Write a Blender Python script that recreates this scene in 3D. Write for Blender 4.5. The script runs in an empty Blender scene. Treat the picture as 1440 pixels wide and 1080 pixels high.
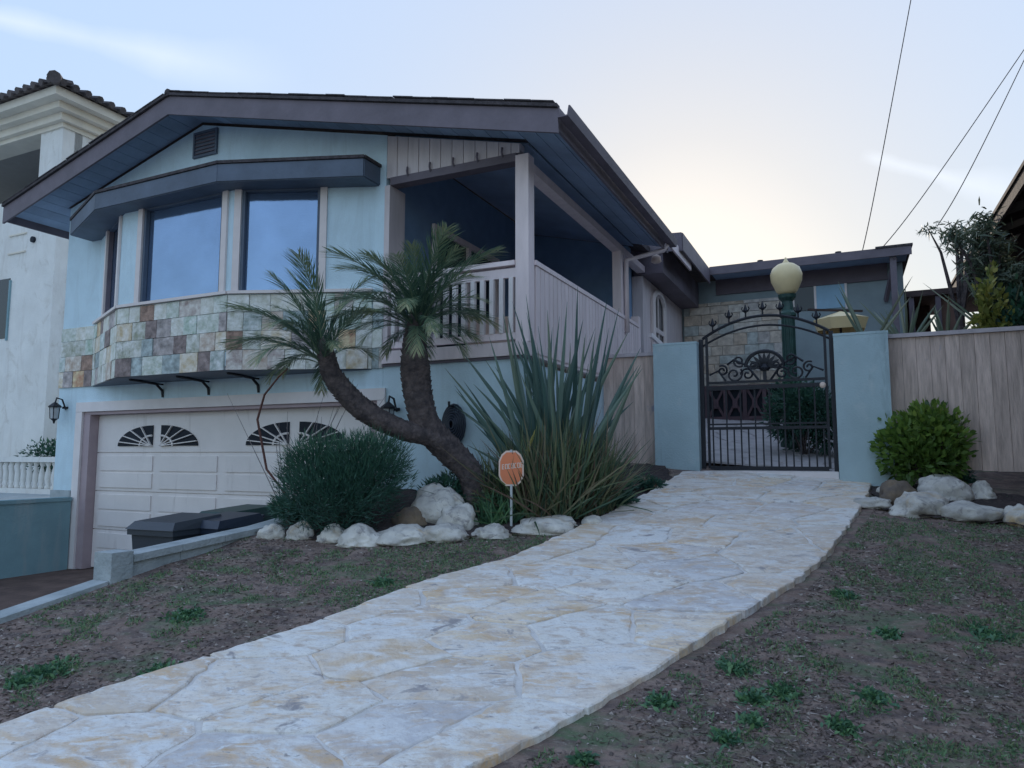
import bpy, math, random
from mathutils import Vector, Matrix, noise
R = math.radians
random.seed(7)
C = bpy.context.scene.collection
scn = bpy.context.scene

# ------------------------------------------------------------------ camera, sky, sun, exposure
cam_d = bpy.data.cameras.new('camera'); cam = bpy.data.objects.new('camera', cam_d); C.objects.link(cam)
cam_d.sensor_width = 36; cam_d.lens = 36 * 1000 / 1440; cam_d.clip_start = 0.05; cam_d.clip_end = 2000
cam.location = (0, 0, 1.5); cam.rotation_euler = (R(90) + math.atan(.1), 0, 0)
scn.camera = cam
SUN_EL, SUN_AZ = R(14), R(13.5)          # azimuth measured from +Y towards +X
world = bpy.data.worlds.new("World"); scn.world = world; world.use_nodes = True
nt = world.node_tree; N = nt.nodes; L = nt.links; N.clear()
out = N.new('ShaderNodeOutputWorld'); bg = N.new('ShaderNodeBackground'); sky = N.new('ShaderNodeTexSky')
sky.sky_type = 'NISHITA'; sky.sun_disc = False; sky.sun_elevation = SUN_EL; sky.sun_rotation = SUN_AZ
sky.air_density = 1.0; sky.dust_density = .7; sky.ozone_density = 2.0; sky.altitude = 50
SKY_STRENGTH = 0.15
def mathn(op, a=None, b=None, c=None, clamp=False, nodes=None, links=None):
    n = (nodes or N).new('ShaderNodeMath'); n.operation = op; n.use_clamp = clamp
    for i, v in enumerate((a, b, c)):
        if v is None: continue
        if isinstance(v, (int, float)): n.inputs[i].default_value = v
        else: (links or L).new(v, n.inputs[i])
    return n.outputs[0]
tc = N.new('ShaderNodeTexCoord')
def dotn(vec):
    n = N.new('ShaderNodeVectorMath'); n.operation = 'DOT_PRODUCT'
    L.new(tc.outputs['Generated'], n.inputs[0]); n.inputs[1].default_value = vec
    return n.outputs['Value']
# thin vapour trail high in the sky, laid along a great circle between two directions
def skydir(x, y):
    r = (x - 720) / 1000; u = (540 - y) / 1000; p = math.atan(.1)
    return Vector((r, math.cos(p) - u * math.sin(p), math.sin(p) + u * math.cos(p))).normalized()
def trail(p0, p1, width, w_end, strength, scale):
    a, b = skydir(*p0), skydir(*p1)
    n = a.cross(b).normalized(); t = n.cross(a).normalized(); span = math.atan2(b.dot(t), b.dot(a))
    d = mathn('ABSOLUTE', dotn(n))
    s = mathn('DIVIDE', mathn('ARCTAN2', dotn(t), dotn(a)), span)
    nz = N.new('ShaderNodeTexNoise'); nz.inputs['Scale'].default_value = scale; nz.inputs['Detail'].default_value = 5
    L.new(tc.outputs['Generated'], nz.inputs['Vector'])
    wd = mathn('MULTIPLY_ADD', s, w_end - width, width)
    wd = mathn('MULTIPLY', mathn('MAXIMUM', wd, width * .6), mathn('MULTIPLY_ADD', nz.outputs[0], 1.6, .2))
    m = mathn('SUBTRACT', 1, mathn('DIVIDE', d, wd), clamp=True)
    m = mathn('SMOOTH_MIN', m, 1, .3)
    fade = mathn('MULTIPLY', mathn('MULTIPLY_ADD', s, 5, 6, clamp=True), mathn('MULTIPLY', mathn('SUBTRACT', 1.0, s), 2.2, clamp=True), clamp=True)
    front = mathn('GREATER_THAN', dotn(a), 0.0)
    m = mathn('MULTIPLY', mathn('MULTIPLY', m, fade), mathn('MULTIPLY', front, strength))
    return mathn('MULTIPLY', m, mathn('MULTIPLY_ADD', nz.outputs[0], 1.2, .25, clamp=True))
t1 = trail((-60, 12), (430, 122), .009, .040, .42, 9)
t2 = trail((1350, 255), (1480, 290), .016, .05, .5, 14)
tt = mathn('MAXIMUM', t1, t2)
# sky brightness compressed to add front light: flattens glow against the opposite side
SKY_POW, SKY_GAIN, SKY_SAT, SKY_LIFT = .32, 2.25, .74, 1.5
bw = N.new('ShaderNodeRGBToBW'); L.new(sky.outputs[0], bw.inputs[0])
lum = mathn('MAXIMUM', bw.outputs[0], 1e-4)
k_sky = mathn('DIVIDE', mathn('MULTIPLY', mathn('POWER', mathn('ADD', lum, SKY_LIFT), SKY_POW), SKY_GAIN), lum)
gn = N.new('ShaderNodeVectorMath'); gn.operation = 'SCALE'; L.new(sky.outputs[0], gn.inputs[0]); L.new(k_sky, gn.inputs['Scale'])
hsv = N.new('ShaderNodeHueSaturation'); L.new(gn.outputs[0], hsv.inputs['Color'])
hsv.inputs['Saturation'].default_value = SKY_SAT
mx = N.new('ShaderNodeMixRGB'); mx.blend_type = 'MIX'
L.new(tt, mx.inputs[0]); L.new(hsv.outputs[0], mx.inputs[1]); mx.inputs[2].default_value = (5.6, 6.0, 6.6, 1)
L.new(mx.outputs[0], bg.inputs[0]); bg.inputs[1].default_value = SKY_STRENGTH
L.new(bg.outputs[0], out.inputs[0])
TRAIL_MIX = mx
sd = bpy.data.lights.new('sun', 'SUN'); so = bpy.data.objects.new('sun', sd); C.objects.link(so)
sd.energy = 2.0; sd.angle = R(.5); sd.color = (1, .86, .7)
sv = Vector((math.sin(SUN_AZ) * math.cos(SUN_EL), math.cos(SUN_AZ) * math.cos(SUN_EL), math.sin(SUN_EL)))
so.rotation_euler = sv.to_track_quat('Z', 'Y').to_euler(); so.location = sv * 60
scn.view_settings.view_transform = 'Standard'; scn.view_settings.look = 'None'
scn.view_settings.exposure = 0.28; scn.view_settings.gamma = 1; scn.view_settings.use_curve_mapping = False
scn.cycles.max_bounces = 6; scn.cycles.transparent_max_bounces = 8

# ------------------------------------------------------------------ frames and terrain
AZ = R(25.2); OX, OY = -5.98, 10.1
UX, UY = math.cos(AZ), -math.sin(AZ); VX, VY = math.sin(AZ), math.cos(AZ)
def hw(u, v): return (OX + UX * u + VX * v, OY + UY * u + VY * v)
def uv(X, Y): return ((X - OX) * UX + (Y - OY) * UY, (X - OX) * VX + (Y - OY) * VY)
def T(X, Y):
    a = -1.4
    z = -.26 + .176 * Y
    lo = -.26 + .176 * a
    if Y < a: z = lo
    hi = 2.32
    if z > hi: z = hi
    return z
def Tn(X, Y):
    b = noise.noise(Vector((X * .7, Y * .7, 3))) * .035 + noise.noise(Vector((X * 3.1, Y * 3.1, 9))) * .014
    return T(X, Y) + b
def ray(x, y):
    r = (x - 720) / 1000; u = (540 - y) / 1000; p = math.atan(.1)
    return (r, math.cos(p) - u * math.sin(p), math.sin(p) + u * math.cos(p))
def lawn_at(x, y):
    d = ray(x, y); t = 1.76 / (.176 * d[1] - d[2]); return t * d[0], t * d[1]
def at_depth(x, y, Y):
    d = ray(x, y); t = Y / d[1]; return Vector((t * d[0], Y, 1.5 + t * d[2]))

# ------------------------------------------------------------------ materials
MATS = {}
def mat(name, col, rough=.8, var=.15, scale=6, bump=0, bscale=40, metal=0, col2=None, spec=.5, objvar=0, detail=4, stretch=None, trans=0):
    if name in MATS: return MATS[name]
    m = bpy.data.materials.new(name); m.use_nodes = True; n = m.node_tree.nodes; l = m.node_tree.links
    b = n['Principled BSDF']; b.inputs['Roughness'].default_value = rough; b.inputs['Metallic'].default_value = metal
    b.inputs['Specular IOR Level'].default_value = spec
    t = n.new('ShaderNodeTexCoord'); mp = n.new('ShaderNodeMapping'); l.new(t.outputs['Object'], mp.inputs[0])
    if stretch: mp.inputs['Scale'].default_value = stretch
    nz = n.new('ShaderNodeTexNoise'); nz.inputs['Scale'].default_value = scale; nz.inputs['Detail'].default_value = detail
    nz.inputs['Roughness'].default_value = .6
    l.new(mp.outputs[0], nz.inputs['Vector'])
    r = n.new('ShaderNodeValToRGB'); l.new(nz.outputs[0], r.inputs[0])
    c2 = col2 or tuple(c * (1 - var) for c in col); c1 = tuple(min(1, c * (1 + var)) for c in col) if not col2 else col
    r.color_ramp.elements[0].position = .32; r.color_ramp.elements[1].position = .68
    r.color_ramp.elements[0].color = (*c2, 1); r.color_ramp.elements[1].color = (*c1, 1)
    src = r.outputs[0]
    if objvar:
        oi = n.new('ShaderNodeObjectInfo'); hs = n.new('ShaderNodeHueSaturation'); l.new(src, hs.inputs['Color'])
        mm = n.new('ShaderNodeMapRange'); l.new(oi.outputs['Random'], mm.inputs[0]); mm.inputs[3].default_value = 1 - objvar; mm.inputs[4].default_value = 1 + objvar
        l.new(mm.outputs[0], hs.inputs['Value']); src = hs.outputs[0]
    l.new(src, b.inputs['Base Color'])
    if trans:
        pass
    if bump:
        nb = n.new('ShaderNodeTexNoise'); nb.inputs['Scale'].default_value = bscale; nb.inputs['Detail'].default_value = 5
        l.new(mp.outputs[0], nb.inputs['Vector'])
        bp = n.new('ShaderNodeBump'); bp.inputs['Strength'].default_value = bump; bp.inputs['Distance'].default_value = .02
        l.new(nb.outputs[0], bp.inputs['Height']); l.new(bp.outputs[0], b.inputs['Normal'])
    MATS[name] = m
    return m
def ramp_obj_mat(name, cols, rough=.7, var=.25, scale=9, bump=.5, bscale=30):
    """colour picked per object from a palette (a stone keeps its own colour)"""
    m = mat(name, (.5, .5, .5), rough, var, scale, bump, bscale)
    n = m.node_tree.nodes; l = m.node_tree.links; b = n['Principled BSDF']
    oi = n.new('ShaderNodeObjectInfo'); cr = n.new('ShaderNodeValToRGB'); cr.color_ramp.interpolation = 'CONSTANT'
    l.new(oi.outputs['Random'], cr.inputs[0])
    e = cr.color_ramp.elements
    while len(e) < len(cols): e.new(.5)
    for i, c in enumerate(cols): e[i].position = i / len(cols); e[i].color = (*c, 1)
    src = b.inputs['Base Color'].links[0].from_socket
    mp = [x for x in n if x.type == 'MAPPING'][0]
    add = n.new('ShaderNodeVectorMath'); add.operation = 'ADD'; t = [x for x in n if x.type == 'TEX_COORD'][0]
    mul = n.new('ShaderNodeMath'); mul.operation = 'MULTIPLY'; l.new(oi.outputs['Random'], mul.inputs[0]); mul.inputs[1].default_value = 57.3
    l.new(t.outputs['Object'], add.inputs[0]); l.new(mul.outputs[0], add.inputs[1]); l.new(add.outputs[0], mp.inputs[0])
    mu = n.new('ShaderNodeMixRGB'); mu.blend_type = 'OVERLAY'; mu.inputs[0].default_value = .85
    l.new(cr.outputs[0], mu.inputs[1]); l.new(src, mu.inputs[2]); l.new(mu.outputs[0], b.inputs['Base Color'])
    return m
def leaf_mat(name, cols, rough=.5, trans=.25):
    m = bpy.data.materials.new(name); m.use_nodes = True; n = m.node_tree.nodes; l = m.node_tree.links
    b = n['Principled BSDF']; b.inputs['Roughness'].default_value = rough
    at = n.new('ShaderNodeAttribute'); at.attribute_name = 'tone'
    cr = n.new('ShaderNodeValToRGB'); e = cr.color_ramp.elements
    while len(e) < len(cols): e.new(.5)
    for i, c in enumerate(cols): e[i].position = i / (len(cols) - 1); e[i].color = (*c, 1)
    l.new(at.outputs['Fac'], cr.inputs[0]); l.new(cr.outputs[0], b.inputs['Base Color'])
    tr = n.new('ShaderNodeBsdfTranslucent'); l.new(cr.outputs[0], tr.inputs[0])
    mi = n.new('ShaderNodeMixShader'); mi.inputs[0].default_value = trans
    l.new(b.outputs[0], mi.inputs[1]); l.new(tr.outputs[0], mi.inputs[2])
    l.new(mi.outputs[0], n['Material Output'].inputs[0])
    MATS[name] = m
    return m
M_teal = mat('teal_stucco', (.62, .78, .86), .9, .05, 2.5, .35, 60)
M_tealwall = mat('teal_block_paint', (.22, .36, .40), .9, .12, 1.6, .4, 50)
M_tan = mat('tan_siding', (.66, .58, .58), .8, .1, 3, .2, 40, stretch=(4, 4, .5))
M_trim = mat('lavender_white_trim', (.80, .74, .73), .6, .06, 3, .1, 30)
M_post = mat('pink_grey_post_paint', (.80, .68, .68), .6, .08, 3, .15, 30, stretch=(3, 3, .6), objvar=.06)
M_garage = mat('garage_door_paint', (.80, .75, .73), .55, .05, 2, .05, 20)
M_jamb = mat('mauve_jamb', (.42, .33, .35), .7, .08, 3)
M_fascia = mat('plum_brown_fascia', (.15, .125, .15), .6, .15, 3, .2, 25, stretch=(1, 1, 1))
M_fasciadk = mat('slate_fascia', (.10, .13, .18), .6, .15, 3, .2, 25)
M_soffit = mat('blue_grey_soffit', (.27, .36, .50), .8, .15, 2, .2, 30, objvar=.12)
M_shingle = mat('roof_shingle', (.07, .06, .065), .95, .35, 12, .8, 60)
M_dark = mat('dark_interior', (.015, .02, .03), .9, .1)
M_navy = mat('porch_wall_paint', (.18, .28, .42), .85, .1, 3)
M_frame = mat('window_frame_paint', (.74, .66, .64), .5, .05)
M_glass = mat('mirror_tint_glass', (.34, .48, .70), .09, .10, 1.6, .06, 5, metal=.8)
_n = M_glass.node_tree.nodes; _l = M_glass.node_tree.links; _t = _n.new('ShaderNodeBsdfTransparent'); _t.inputs[0].default_value = (.45, .55, .65, 1); _m = _n.new('ShaderNodeMixShader'); _m.inputs[0].default_value = .25
_l.new(_n['Principled BSDF'].outputs[0], _m.inputs[1]); _l.new(_t.outputs[0], _m.inputs[2]); _l.new(_m.outputs[0], _n['Material Output'].inputs[0])
M_glassdk = mat('dark_glass', (.02, .03, .04), .08, .05, 2)
M_iron = mat('black_iron', (.018, .02, .028), .5, .2, 12, .2, 60, metal=.3)
M_fence = mat('weathered_fence_wood', (.62, .49, .43), .9, .22, 5, .5, 18, stretch=(5, 5, .6), objvar=.12)
M_rail = mat('fence_cap_wood', (.50, .45, .47), .8, .15, 5, .3, 20)
M_rock = mat('white_limestone', (.74, .71, .64), .95, .3, 4, 1.0, 14, col2=(.46, .44, .41), objvar=.12)
M_rockdk = mat('ochre_sandstone', (.26, .19, .12), .95, .3, 5, 1.0, 14, col2=(.12, .10, .09))
M_conc = mat('kerb_concrete', (.46, .50, .51), .95, .18, 5, .5, 40, col2=(.30, .34, .35))
M_soil = mat('bare_soil', (.29, .215, .18), 1, .3, 9, 1.0, 30, col2=(.15, .10, .082))
M_drive = mat('brown_driveway', (.13, .085, .07), .95, .3, 5, .4, 40)
M_bark = mat('palm_bark', (.14, .11, .105), 1, .4, 14, 1.0, 30, col2=(.05, .042, .045), objvar=.15)
M_white = mat('white_plaster', (.78, .77, .74), .9, .08, 1.5, .25, 30)
M_cream = mat('cream_cornice', (.74, .68, .58), .8, .08, 2, .2, 30)
M_clay = mat('dark_clay_tile', (.10, .085, .085), .9, .35, 6, .5, 30, objvar=.3)
M_bin = mat('grey_bin_plastic', (.045, .055, .07), .45, .1, 3, .1, 60)
M_binb = mat('navy_bin_plastic', (.018, .028, .05), .4, .1, 3)
M_bing = mat('green_bin_plastic', (.012, .05, .045), .45, .1, 3)
M_orange = mat('orange_sign', (.78, .23, .10), .45, .05, 3)
M_signw = mat('sign_white', (.80, .62, .52), .5, .03)
M_galv = mat('white_metal_post', (.50, .54, .55), .4, .08, 6)
M_green = mat('verdigris_iron', (.025, .07, .06), .5, .25, 8, .3, 30)
M_globe = mat('cream_globe', (.85, .68, .38), .35, .08, 3)
M_brownwood = mat('dark_brown_wood', (.055, .036, .034), .85, .35, 5, .5, 14, stretch=(1, 1, 5), objvar=.2)
M_lattice = mat('plum_brown_block', (.10, .065, .075), .9, .2, 5, .3)
M_bluewin = mat('pale_blue_curtain', (.30, .48, .62), .8, .05)
M_cable = mat('cable_black', (.08, .08, .09), 1, .05, spec=0)
M_tile = ramp_obj_mat('slate_tile', [(.56, .64, .57), (.62, .54, .47), (.26, .20, .19), (.68, .70, .63), (.50, .54, .52), (.66, .48, .30), (.34, .22, .17), (.72, .71, .64), (.36, .42, .42), (.60, .64, .58), (.55, .56, .50), (.70, .62, .50), (.42, .37, .36), (.58, .64, .61), (.68, .68, .62), (.56, .50, .46)], .65, .6, 9, .8, 22)
M_veneer = ramp_obj_mat('veneer_stone', [(0.51, 0.45, 0.38), (0.45, 0.42, 0.39), (0.55, 0.51, 0.45), (0.42, 0.45, 0.43), (0.49, 0.41, 0.33)], .9, .4, 8, .5)
M_flag = ramp_obj_mat('flagstone', [(.80, .73, .65), (.80, .77, .72), (.70, .65, .62), (.80, .67, .52), (.68, .59, .50), (.80, .79, .77), (.74, .66, .58), (.64, .62, .62)], .85, .30, 3.2, .8, 14)
def add_stain(m, col, scale, lo, hi, seed, streak=False, own=False):
    n = m.node_tree.nodes; l = m.node_tree.links; b = n['Principled BSDF']
    src = b.inputs['Base Color'].links[0].from_socket
    g = n.new('ShaderNodeNewGeometry'); mp = n.new('ShaderNodeMapping'); mp.inputs['Location'].default_value = (seed, seed * 2, 0)
    mp.inputs['Rotation'].default_value = (0, 0, .7); mp.inputs['Scale'].default_value = (1, 2.2, 1)
    if streak: mp.inputs['Rotation'].default_value = (0, 0, 0); mp.inputs['Scale'].default_value = (1, 1, .14)
    if own:
        oi = n.new('ShaderNodeObjectInfo'); ml = n.new('ShaderNodeMath'); ml.operation = 'MULTIPLY'; ml.inputs[1].default_value = 73.1
        ad = n.new('ShaderNodeVectorMath'); ad.operation = 'ADD'; l.new(oi.outputs['Random'], ml.inputs[0]); l.new(g.outputs['Position'], ad.inputs[0]); l.new(ml.outputs[0], ad.inputs[1]); l.new(ad.outputs[0], mp.inputs[0])
    else: l.new(g.outputs['Position'], mp.inputs[0])
    nz = n.new('ShaderNodeTexNoise'); nz.inputs['Scale'].default_value = scale; nz.inputs['Detail'].default_value = 8; nz.inputs['Roughness'].default_value = .65
    nz.inputs['Distortion'].default_value = .8
    l.new(mp.outputs[0], nz.inputs['Vector'])
    mr = n.new('ShaderNodeMapRange'); mr.inputs[1].default_value = lo; mr.inputs[2].default_value = hi; l.new(nz.outputs[0], mr.inputs[0])
    mi = n.new('ShaderNodeMixRGB'); l.new(mr.outputs[0], mi.inputs[0]); l.new(src, mi.inputs[1]); mi.inputs[2].default_value = (*col, 1)
    l.new(mi.outputs[0], b.inputs['Base Color'])
add_stain(M_flag, (.66, .46, .28), 1.9, .50, .66, 3, own=True)
add_stain(M_flag, (.60, .50, .42), 5.5, .50, .62, 31, own=True)
add_stain(M_flag, (.80, .78, .75), 2.6, .50, .66, 14, own=True)
add_stain(M_flag, (.80, .80, .79), 9, .52, .66, 44, own=True)
add_stain(M_flag, (.36, .33, .33), 4.3, .60, .68, 8, own=True)
add_stain(M_flag, (.26, .23, .22), 16, .64, .72, 19, own=True)
add_stain(M_flag, (.52, .47, .44), 30, .55, .70, 25, own=True)
M_flagedge = mat('ochre_edge_stone', (.68, .50, .32), .9, .2, 5, .9, 18, col2=(.76, .71, .66))
add_stain(M_flagedge, (.80, .77, .73), 3.5, .47, .62, 12, own=True)
add_stain(M_flagedge, (.34, .28, .24), 15, .62, .72, 22, own=True)
M_mortar = mat('pale_mortar', (.70, .67, .64), .95, .15, 6, .5, 40)
M_court = mat('courtyard_paving', (.46, .43, .43), .9, .15, 4, .3, 20)
add_stain(M_soil, (.12, .09, .085), 3.5, .48, .62, 9)
add_stain(M_soil, (.24, .20, .18), 11, .56, .66, 19)
add_stain(M_soil, (.10, .145, .08), 1.4, .52, .66, 29)
add_stain(M_soil, (.34, .29, .25), 38, .60, .68, 39)
add_stain(M_soil, (.12, .095, .085), 22, .58, .66, 49)
add_stain(M_rock, (.52, .38, .22), 2.5, .55, .72, 5)
add_stain(M_rock, (.34, .32, .31), 9, .54, .64, 15)
add_stain(M_fence, (.36, .33, .38), 1.9, .64, .72, 2)
add_stain(M_white, (.70, .68, .64), .8, .5, .8, 6)
add_stain(M_teal, (.50, .64, .70), .9, .5, .8, 6)
add_stain(M_teal, (.52, .65, .71), 5, .52, .78, 16, streak=True)
add_stain(M_white, (.64, .61, .57), 4, .54, .8, 26, streak=True)
add_stain(M_white, (.60, .57, .52), 2.2, .55, .72, 56)
add_stain(M_tealwall, (.30, .38, .40), 3, .54, .7, 36, streak=True)
add_stain(M_garage, (.62, .57, .55), 6, .58, .76, 46, streak=True)

L_palm = leaf_mat('palm_leaf', [(.06, .12, .09), (.11, .20, .13), (.26, .32, .18), (.58, .53, .30)], .45, .25)
L_flax = leaf_mat('flax_leaf', [(.03, .075, .07), (.065, .13, .115), (.13, .20, .16), (.24, .26, .15)], .4, .15)
L_grass = leaf_mat('strap_grass', [(.04, .085, .06), (.08, .14, .08), (.16, .20, .10), (.20, .13, .10), (.17, .24, .10)], .5, .2)
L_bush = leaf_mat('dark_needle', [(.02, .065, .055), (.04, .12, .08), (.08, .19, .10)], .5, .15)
L_lime = leaf_mat('yellow_green_leaf', [(.05, .10, .03), (.15, .26, .05), (.33, .43, .09)], .45, .35)
L_tree = leaf_mat('olive_tree_leaf', [(.05, .07, .05), (.10, .14, .09), (.18, .20, .13)], .5, .2)
L_yel = leaf_mat('yellow_leaf', [(.12, .16, .04), (.24, .26, .06), (.50, .44, .12)], .5, .3)
L_weed = leaf_mat('weed_leaf', [(.05, .13, .08), (.09, .21, .11), (.15, .29, .12)], .5, .2)
L_litter = leaf_mat('leaf_litter', [(.10, .08, .075), (.18, .14, .125), (.28, .23, .20), (.42, .37, .34)], .9, .0)
L_yucca = leaf_mat('yucca_leaf', [(.08, .12, .09), (.16, .21, .15), (.28, .29, .20)], .5, .15)

# ------------------------------------------------------------------ mesh helpers
class MB:
    def __init__(s): s.v = []; s.f = []; s.t = []; s.sm = False
    def add(s, vs, fs, tone=None):
        o = len(s.v); s.v += [tuple(p) for p in vs]; s.f += [tuple(i + o for i in q) for q in fs]
        if tone is not None: s.t += [tone] * len(vs)
        return s
    def box(s, x0, x1, y0, y1, z0, z1):
        return s.add([(x0, y0, z0), (x1, y0, z0), (x1, y1, z0), (x0, y1, z0), (x0, y0, z1), (x1, y0, z1), (x1, y1, z1), (x0, y1, z1)],
                     [(0, 3, 2, 1), (4, 5, 6, 7), (0, 1, 5, 4), (1, 2, 6, 5), (2, 3, 7, 6), (3, 0, 4, 7)])
    def prism(s, pts, fn):
        """pts: 2D polygon (ccw), fn(p, k) -> 3D for k = 0, 1"""
        n = len(pts); vs = [fn(p, 0) for p in pts] + [fn(p, 1) for p in pts]
        fs = [tuple(range(n - 1, -1, -1)), tuple(range(n, 2 * n))] + [(i, (i + 1) % n, n + (i + 1) % n, n + i) for i in range(n)]
        return s.add(vs, fs)
    def beam(s, p0, p1, w, h, up=(0, 0, 1)):
        p0 = Vector(p0); p1 = Vector(p1); d = (p1 - p0).normalized(); up = Vector(up)
        if abs(d.dot(up)) > .99: up = Vector((1, 0, 0))
        x = d.cross(up).normalized() * w / 2; y = x.cross(d).normalized() * h / 2
        vs = [p + a * x + b * y for p in (p0, p1) for a, b in ((-1, -1), (1, -1), (1, 1), (-1, 1))]
        return s.add(vs, [(0, 1, 2, 3), (7, 6, 5, 4), (0, 4, 5, 1), (1, 5, 6, 2), (2, 6, 7, 3), (3, 7, 4, 0)])
    def tube(s, pts, rad, n=8, cap=True, tone=None, jit=0):
        pts = [Vector(p) for p in pts]; m = len(pts)
        if not isinstance(rad, (list, tuple)): rad = [rad] * m
        vs = []; ref = None
        for i, p in enumerate(pts):
            d = (pts[min(i + 1, m - 1)] - pts[max(i - 1, 0)])
            d = d.normalized() if d.length > 1e-9 else Vector((0, 0, 1))
            if ref is None: ref = d.orthogonal().normalized()
            x = (ref - d * ref.dot(d)); x = x.normalized() if x.length > 1e-6 else d.orthogonal().normalized(); ref = x
            y = d.cross(x)
            for k in range(n):
                a = 2 * math.pi * k / n; r = rad[i] * (1 + (random.uniform(-jit, jit) if jit else 0))
                vs.append(p + (x * math.cos(a) + y * math.sin(a)) * r)
        fs = [(i * n + k, i * n + (k + 1) % n, (i + 1) * n + (k + 1) % n, (i + 1) * n + k) for i in range(m - 1) for k in range(n)]
        if cap: fs += [tuple(range(n - 1, -1, -1)), tuple((m - 1) * n + k for k in range(n))]
        return s.add(vs, fs, tone)
    def lathe(s, prof, n=16, c=(0, 0, 0)):
        vs = [(c[0] + r * math.cos(2 * math.pi * k / n), c[1] + r * math.sin(2 * math.pi * k / n), c[2] + z) for r, z in prof for k in range(n)]
        fs = [(i * n + k, i * n + (k + 1) % n, (i + 1) * n + (k + 1) % n, (i + 1) * n + k) for i in range(len(prof) - 1) for k in range(n)]
        fs += [tuple(range(n - 1, -1, -1)), tuple((len(prof) - 1) * n + k for k in range(n))]
        return s.add(vs, fs)
    def blade(s, p, d, length, width, bend=0, seg=1, tone=.5, side=None):
        """a leaf: quad strip from p along d, drooping by bend"""
        p = Vector(p); d = Vector(d).normalized()
        sd_ = Vector(side) if side is not None else d.cross(Vector((random.uniform(-1, 1), random.uniform(-1, 1), random.uniform(-1, 1))))
        if sd_.length < 1e-5: sd_ = d.orthogonal()
        sd_.normalize(); vs = []; fs = []
        for i in range(seg + 1):
            t = i / seg; q = p + d * length * t + Vector((0, 0, -1)) * bend * length * t * t
            w = width * (math.sin(math.pi * (.18 + .82 * t)) if seg > 1 else 1) * .5
            if i == seg: vs.append(q)
            else: vs += [q - sd_ * w, q + sd_ * w]
        for i in range(seg - 1): fs.append((2 * i, 2 * i + 1, 2 * i + 3, 2 * i + 2))
        fs.append((2 * seg - 2, 2 * seg - 1, 2 * seg))
        return s.add(vs, fs, tone)
    def mesh(s, name, m, smooth=False):
        me = bpy.data.meshes.new(name); me.from_pydata(s.v, [], s.f); me.update()
        if m: me.materials.append(m)
        if len(s.t) == len(s.v) and s.t:
            a = me.attributes.new('tone', 'FLOAT', 'POINT'); a.data.foreach_set('value', s.t)
        if smooth: me.polygons.foreach_set('use_smooth', [True] * len(me.polygons))
        return me
    def build(s, name, m, parent=None, smooth=False, **k):
        return link(name, s.mesh(name, m, smooth), parent, **k)
def link(name, me, parent=None, loc=None, rot=None, **k):
    o = bpy.data.objects.new(name, me); C.objects.link(o)
    if parent: o.parent = parent
    if loc: o.location = loc
    if rot: o.rotation_euler = rot
    for a, b in k.items(): o[a] = b
    return o
def empty(name, loc=(0, 0, 0), rz=0, label=None, cat=None, group=None):
    o = bpy.data.objects.new(name, None); C.objects.link(o); o.location = loc; o.rotation_euler = (0, 0, rz)
    if label: o['label'] = label
    if cat: o['category'] = cat
    if group: o['group'] = group
    return o
def tag(o, label, cat, group=None):
    o['label'] = label; o['category'] = cat
    if group: o['group'] = group
    return o
def box(name, m, parent, x0, x1, y0, y1, z0, z1, **k): return MB().box(x0, x1, y0, y1, z0, z1).build(name, m, parent, **k)
def hframe(name, u, v, z, **k):
    x, y = hw(u, v); return empty(name, (x, y, z), -AZ, **k)

# ------------------------------------------------------------------ ground
def axis(lo, hi, nlo, nhi, fine, ratio=1.35):
    a = [nlo + i * fine for i in range(int((nhi - nlo) / fine) + 1)]; st = fine; x = a[-1]
    while x < hi: st *= ratio; x = min(hi, x + st); a.append(x)
    st = fine; x = nlo; pre = []
    while x > lo: st *= ratio; x = max(lo, x - st); pre.append(x)
    return pre[::-1] + a
def sheet(name, us, vs, zf, m, kind='structure'):
    b = MB()
    for v in vs:
        for u in us:
            X, Y = hw(u, v); b.v.append((X, Y, zf(X, Y)))
    n = len(us)
    b.f = [(j * n + i, j * n + i + 1, (j + 1) * n + i + 1, (j + 1) * n + i) for j in range(len(vs) - 1) for i in range(n - 1)]
    o = b.build(name, m, None, smooth=True); o['kind'] = kind; return o
us = axis(5.1, 400, 5.1, 14.0, .045); vs_ = axis(-400, 400, -6.4, 2.5, .045)
sheet('lawn', us, vs_, Tn, M_soil)
sheet('street', axis(5.1, 400, 5.1, 20, 1.0), axis(-400, -9.2, -20, -9.2, 1.0), lambda X, Y: T(X, Y) + .06, mat('pale_concrete_street', (.34, .33, .32), .95, .15, 1.0, .3, 30))
sheet('driveway', axis(-.25, 5.1, -.25, 5.1, .6), axis(-400, .6, -12, .6, .6), lambda X, Y: -.09, M_drive)
sheet('neighbour_yard', axis(-400, -.4, -6, -.4, .5), axis(-400, 400, -8, 8, .5), lambda X, Y: .84, M_conc)

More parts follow.
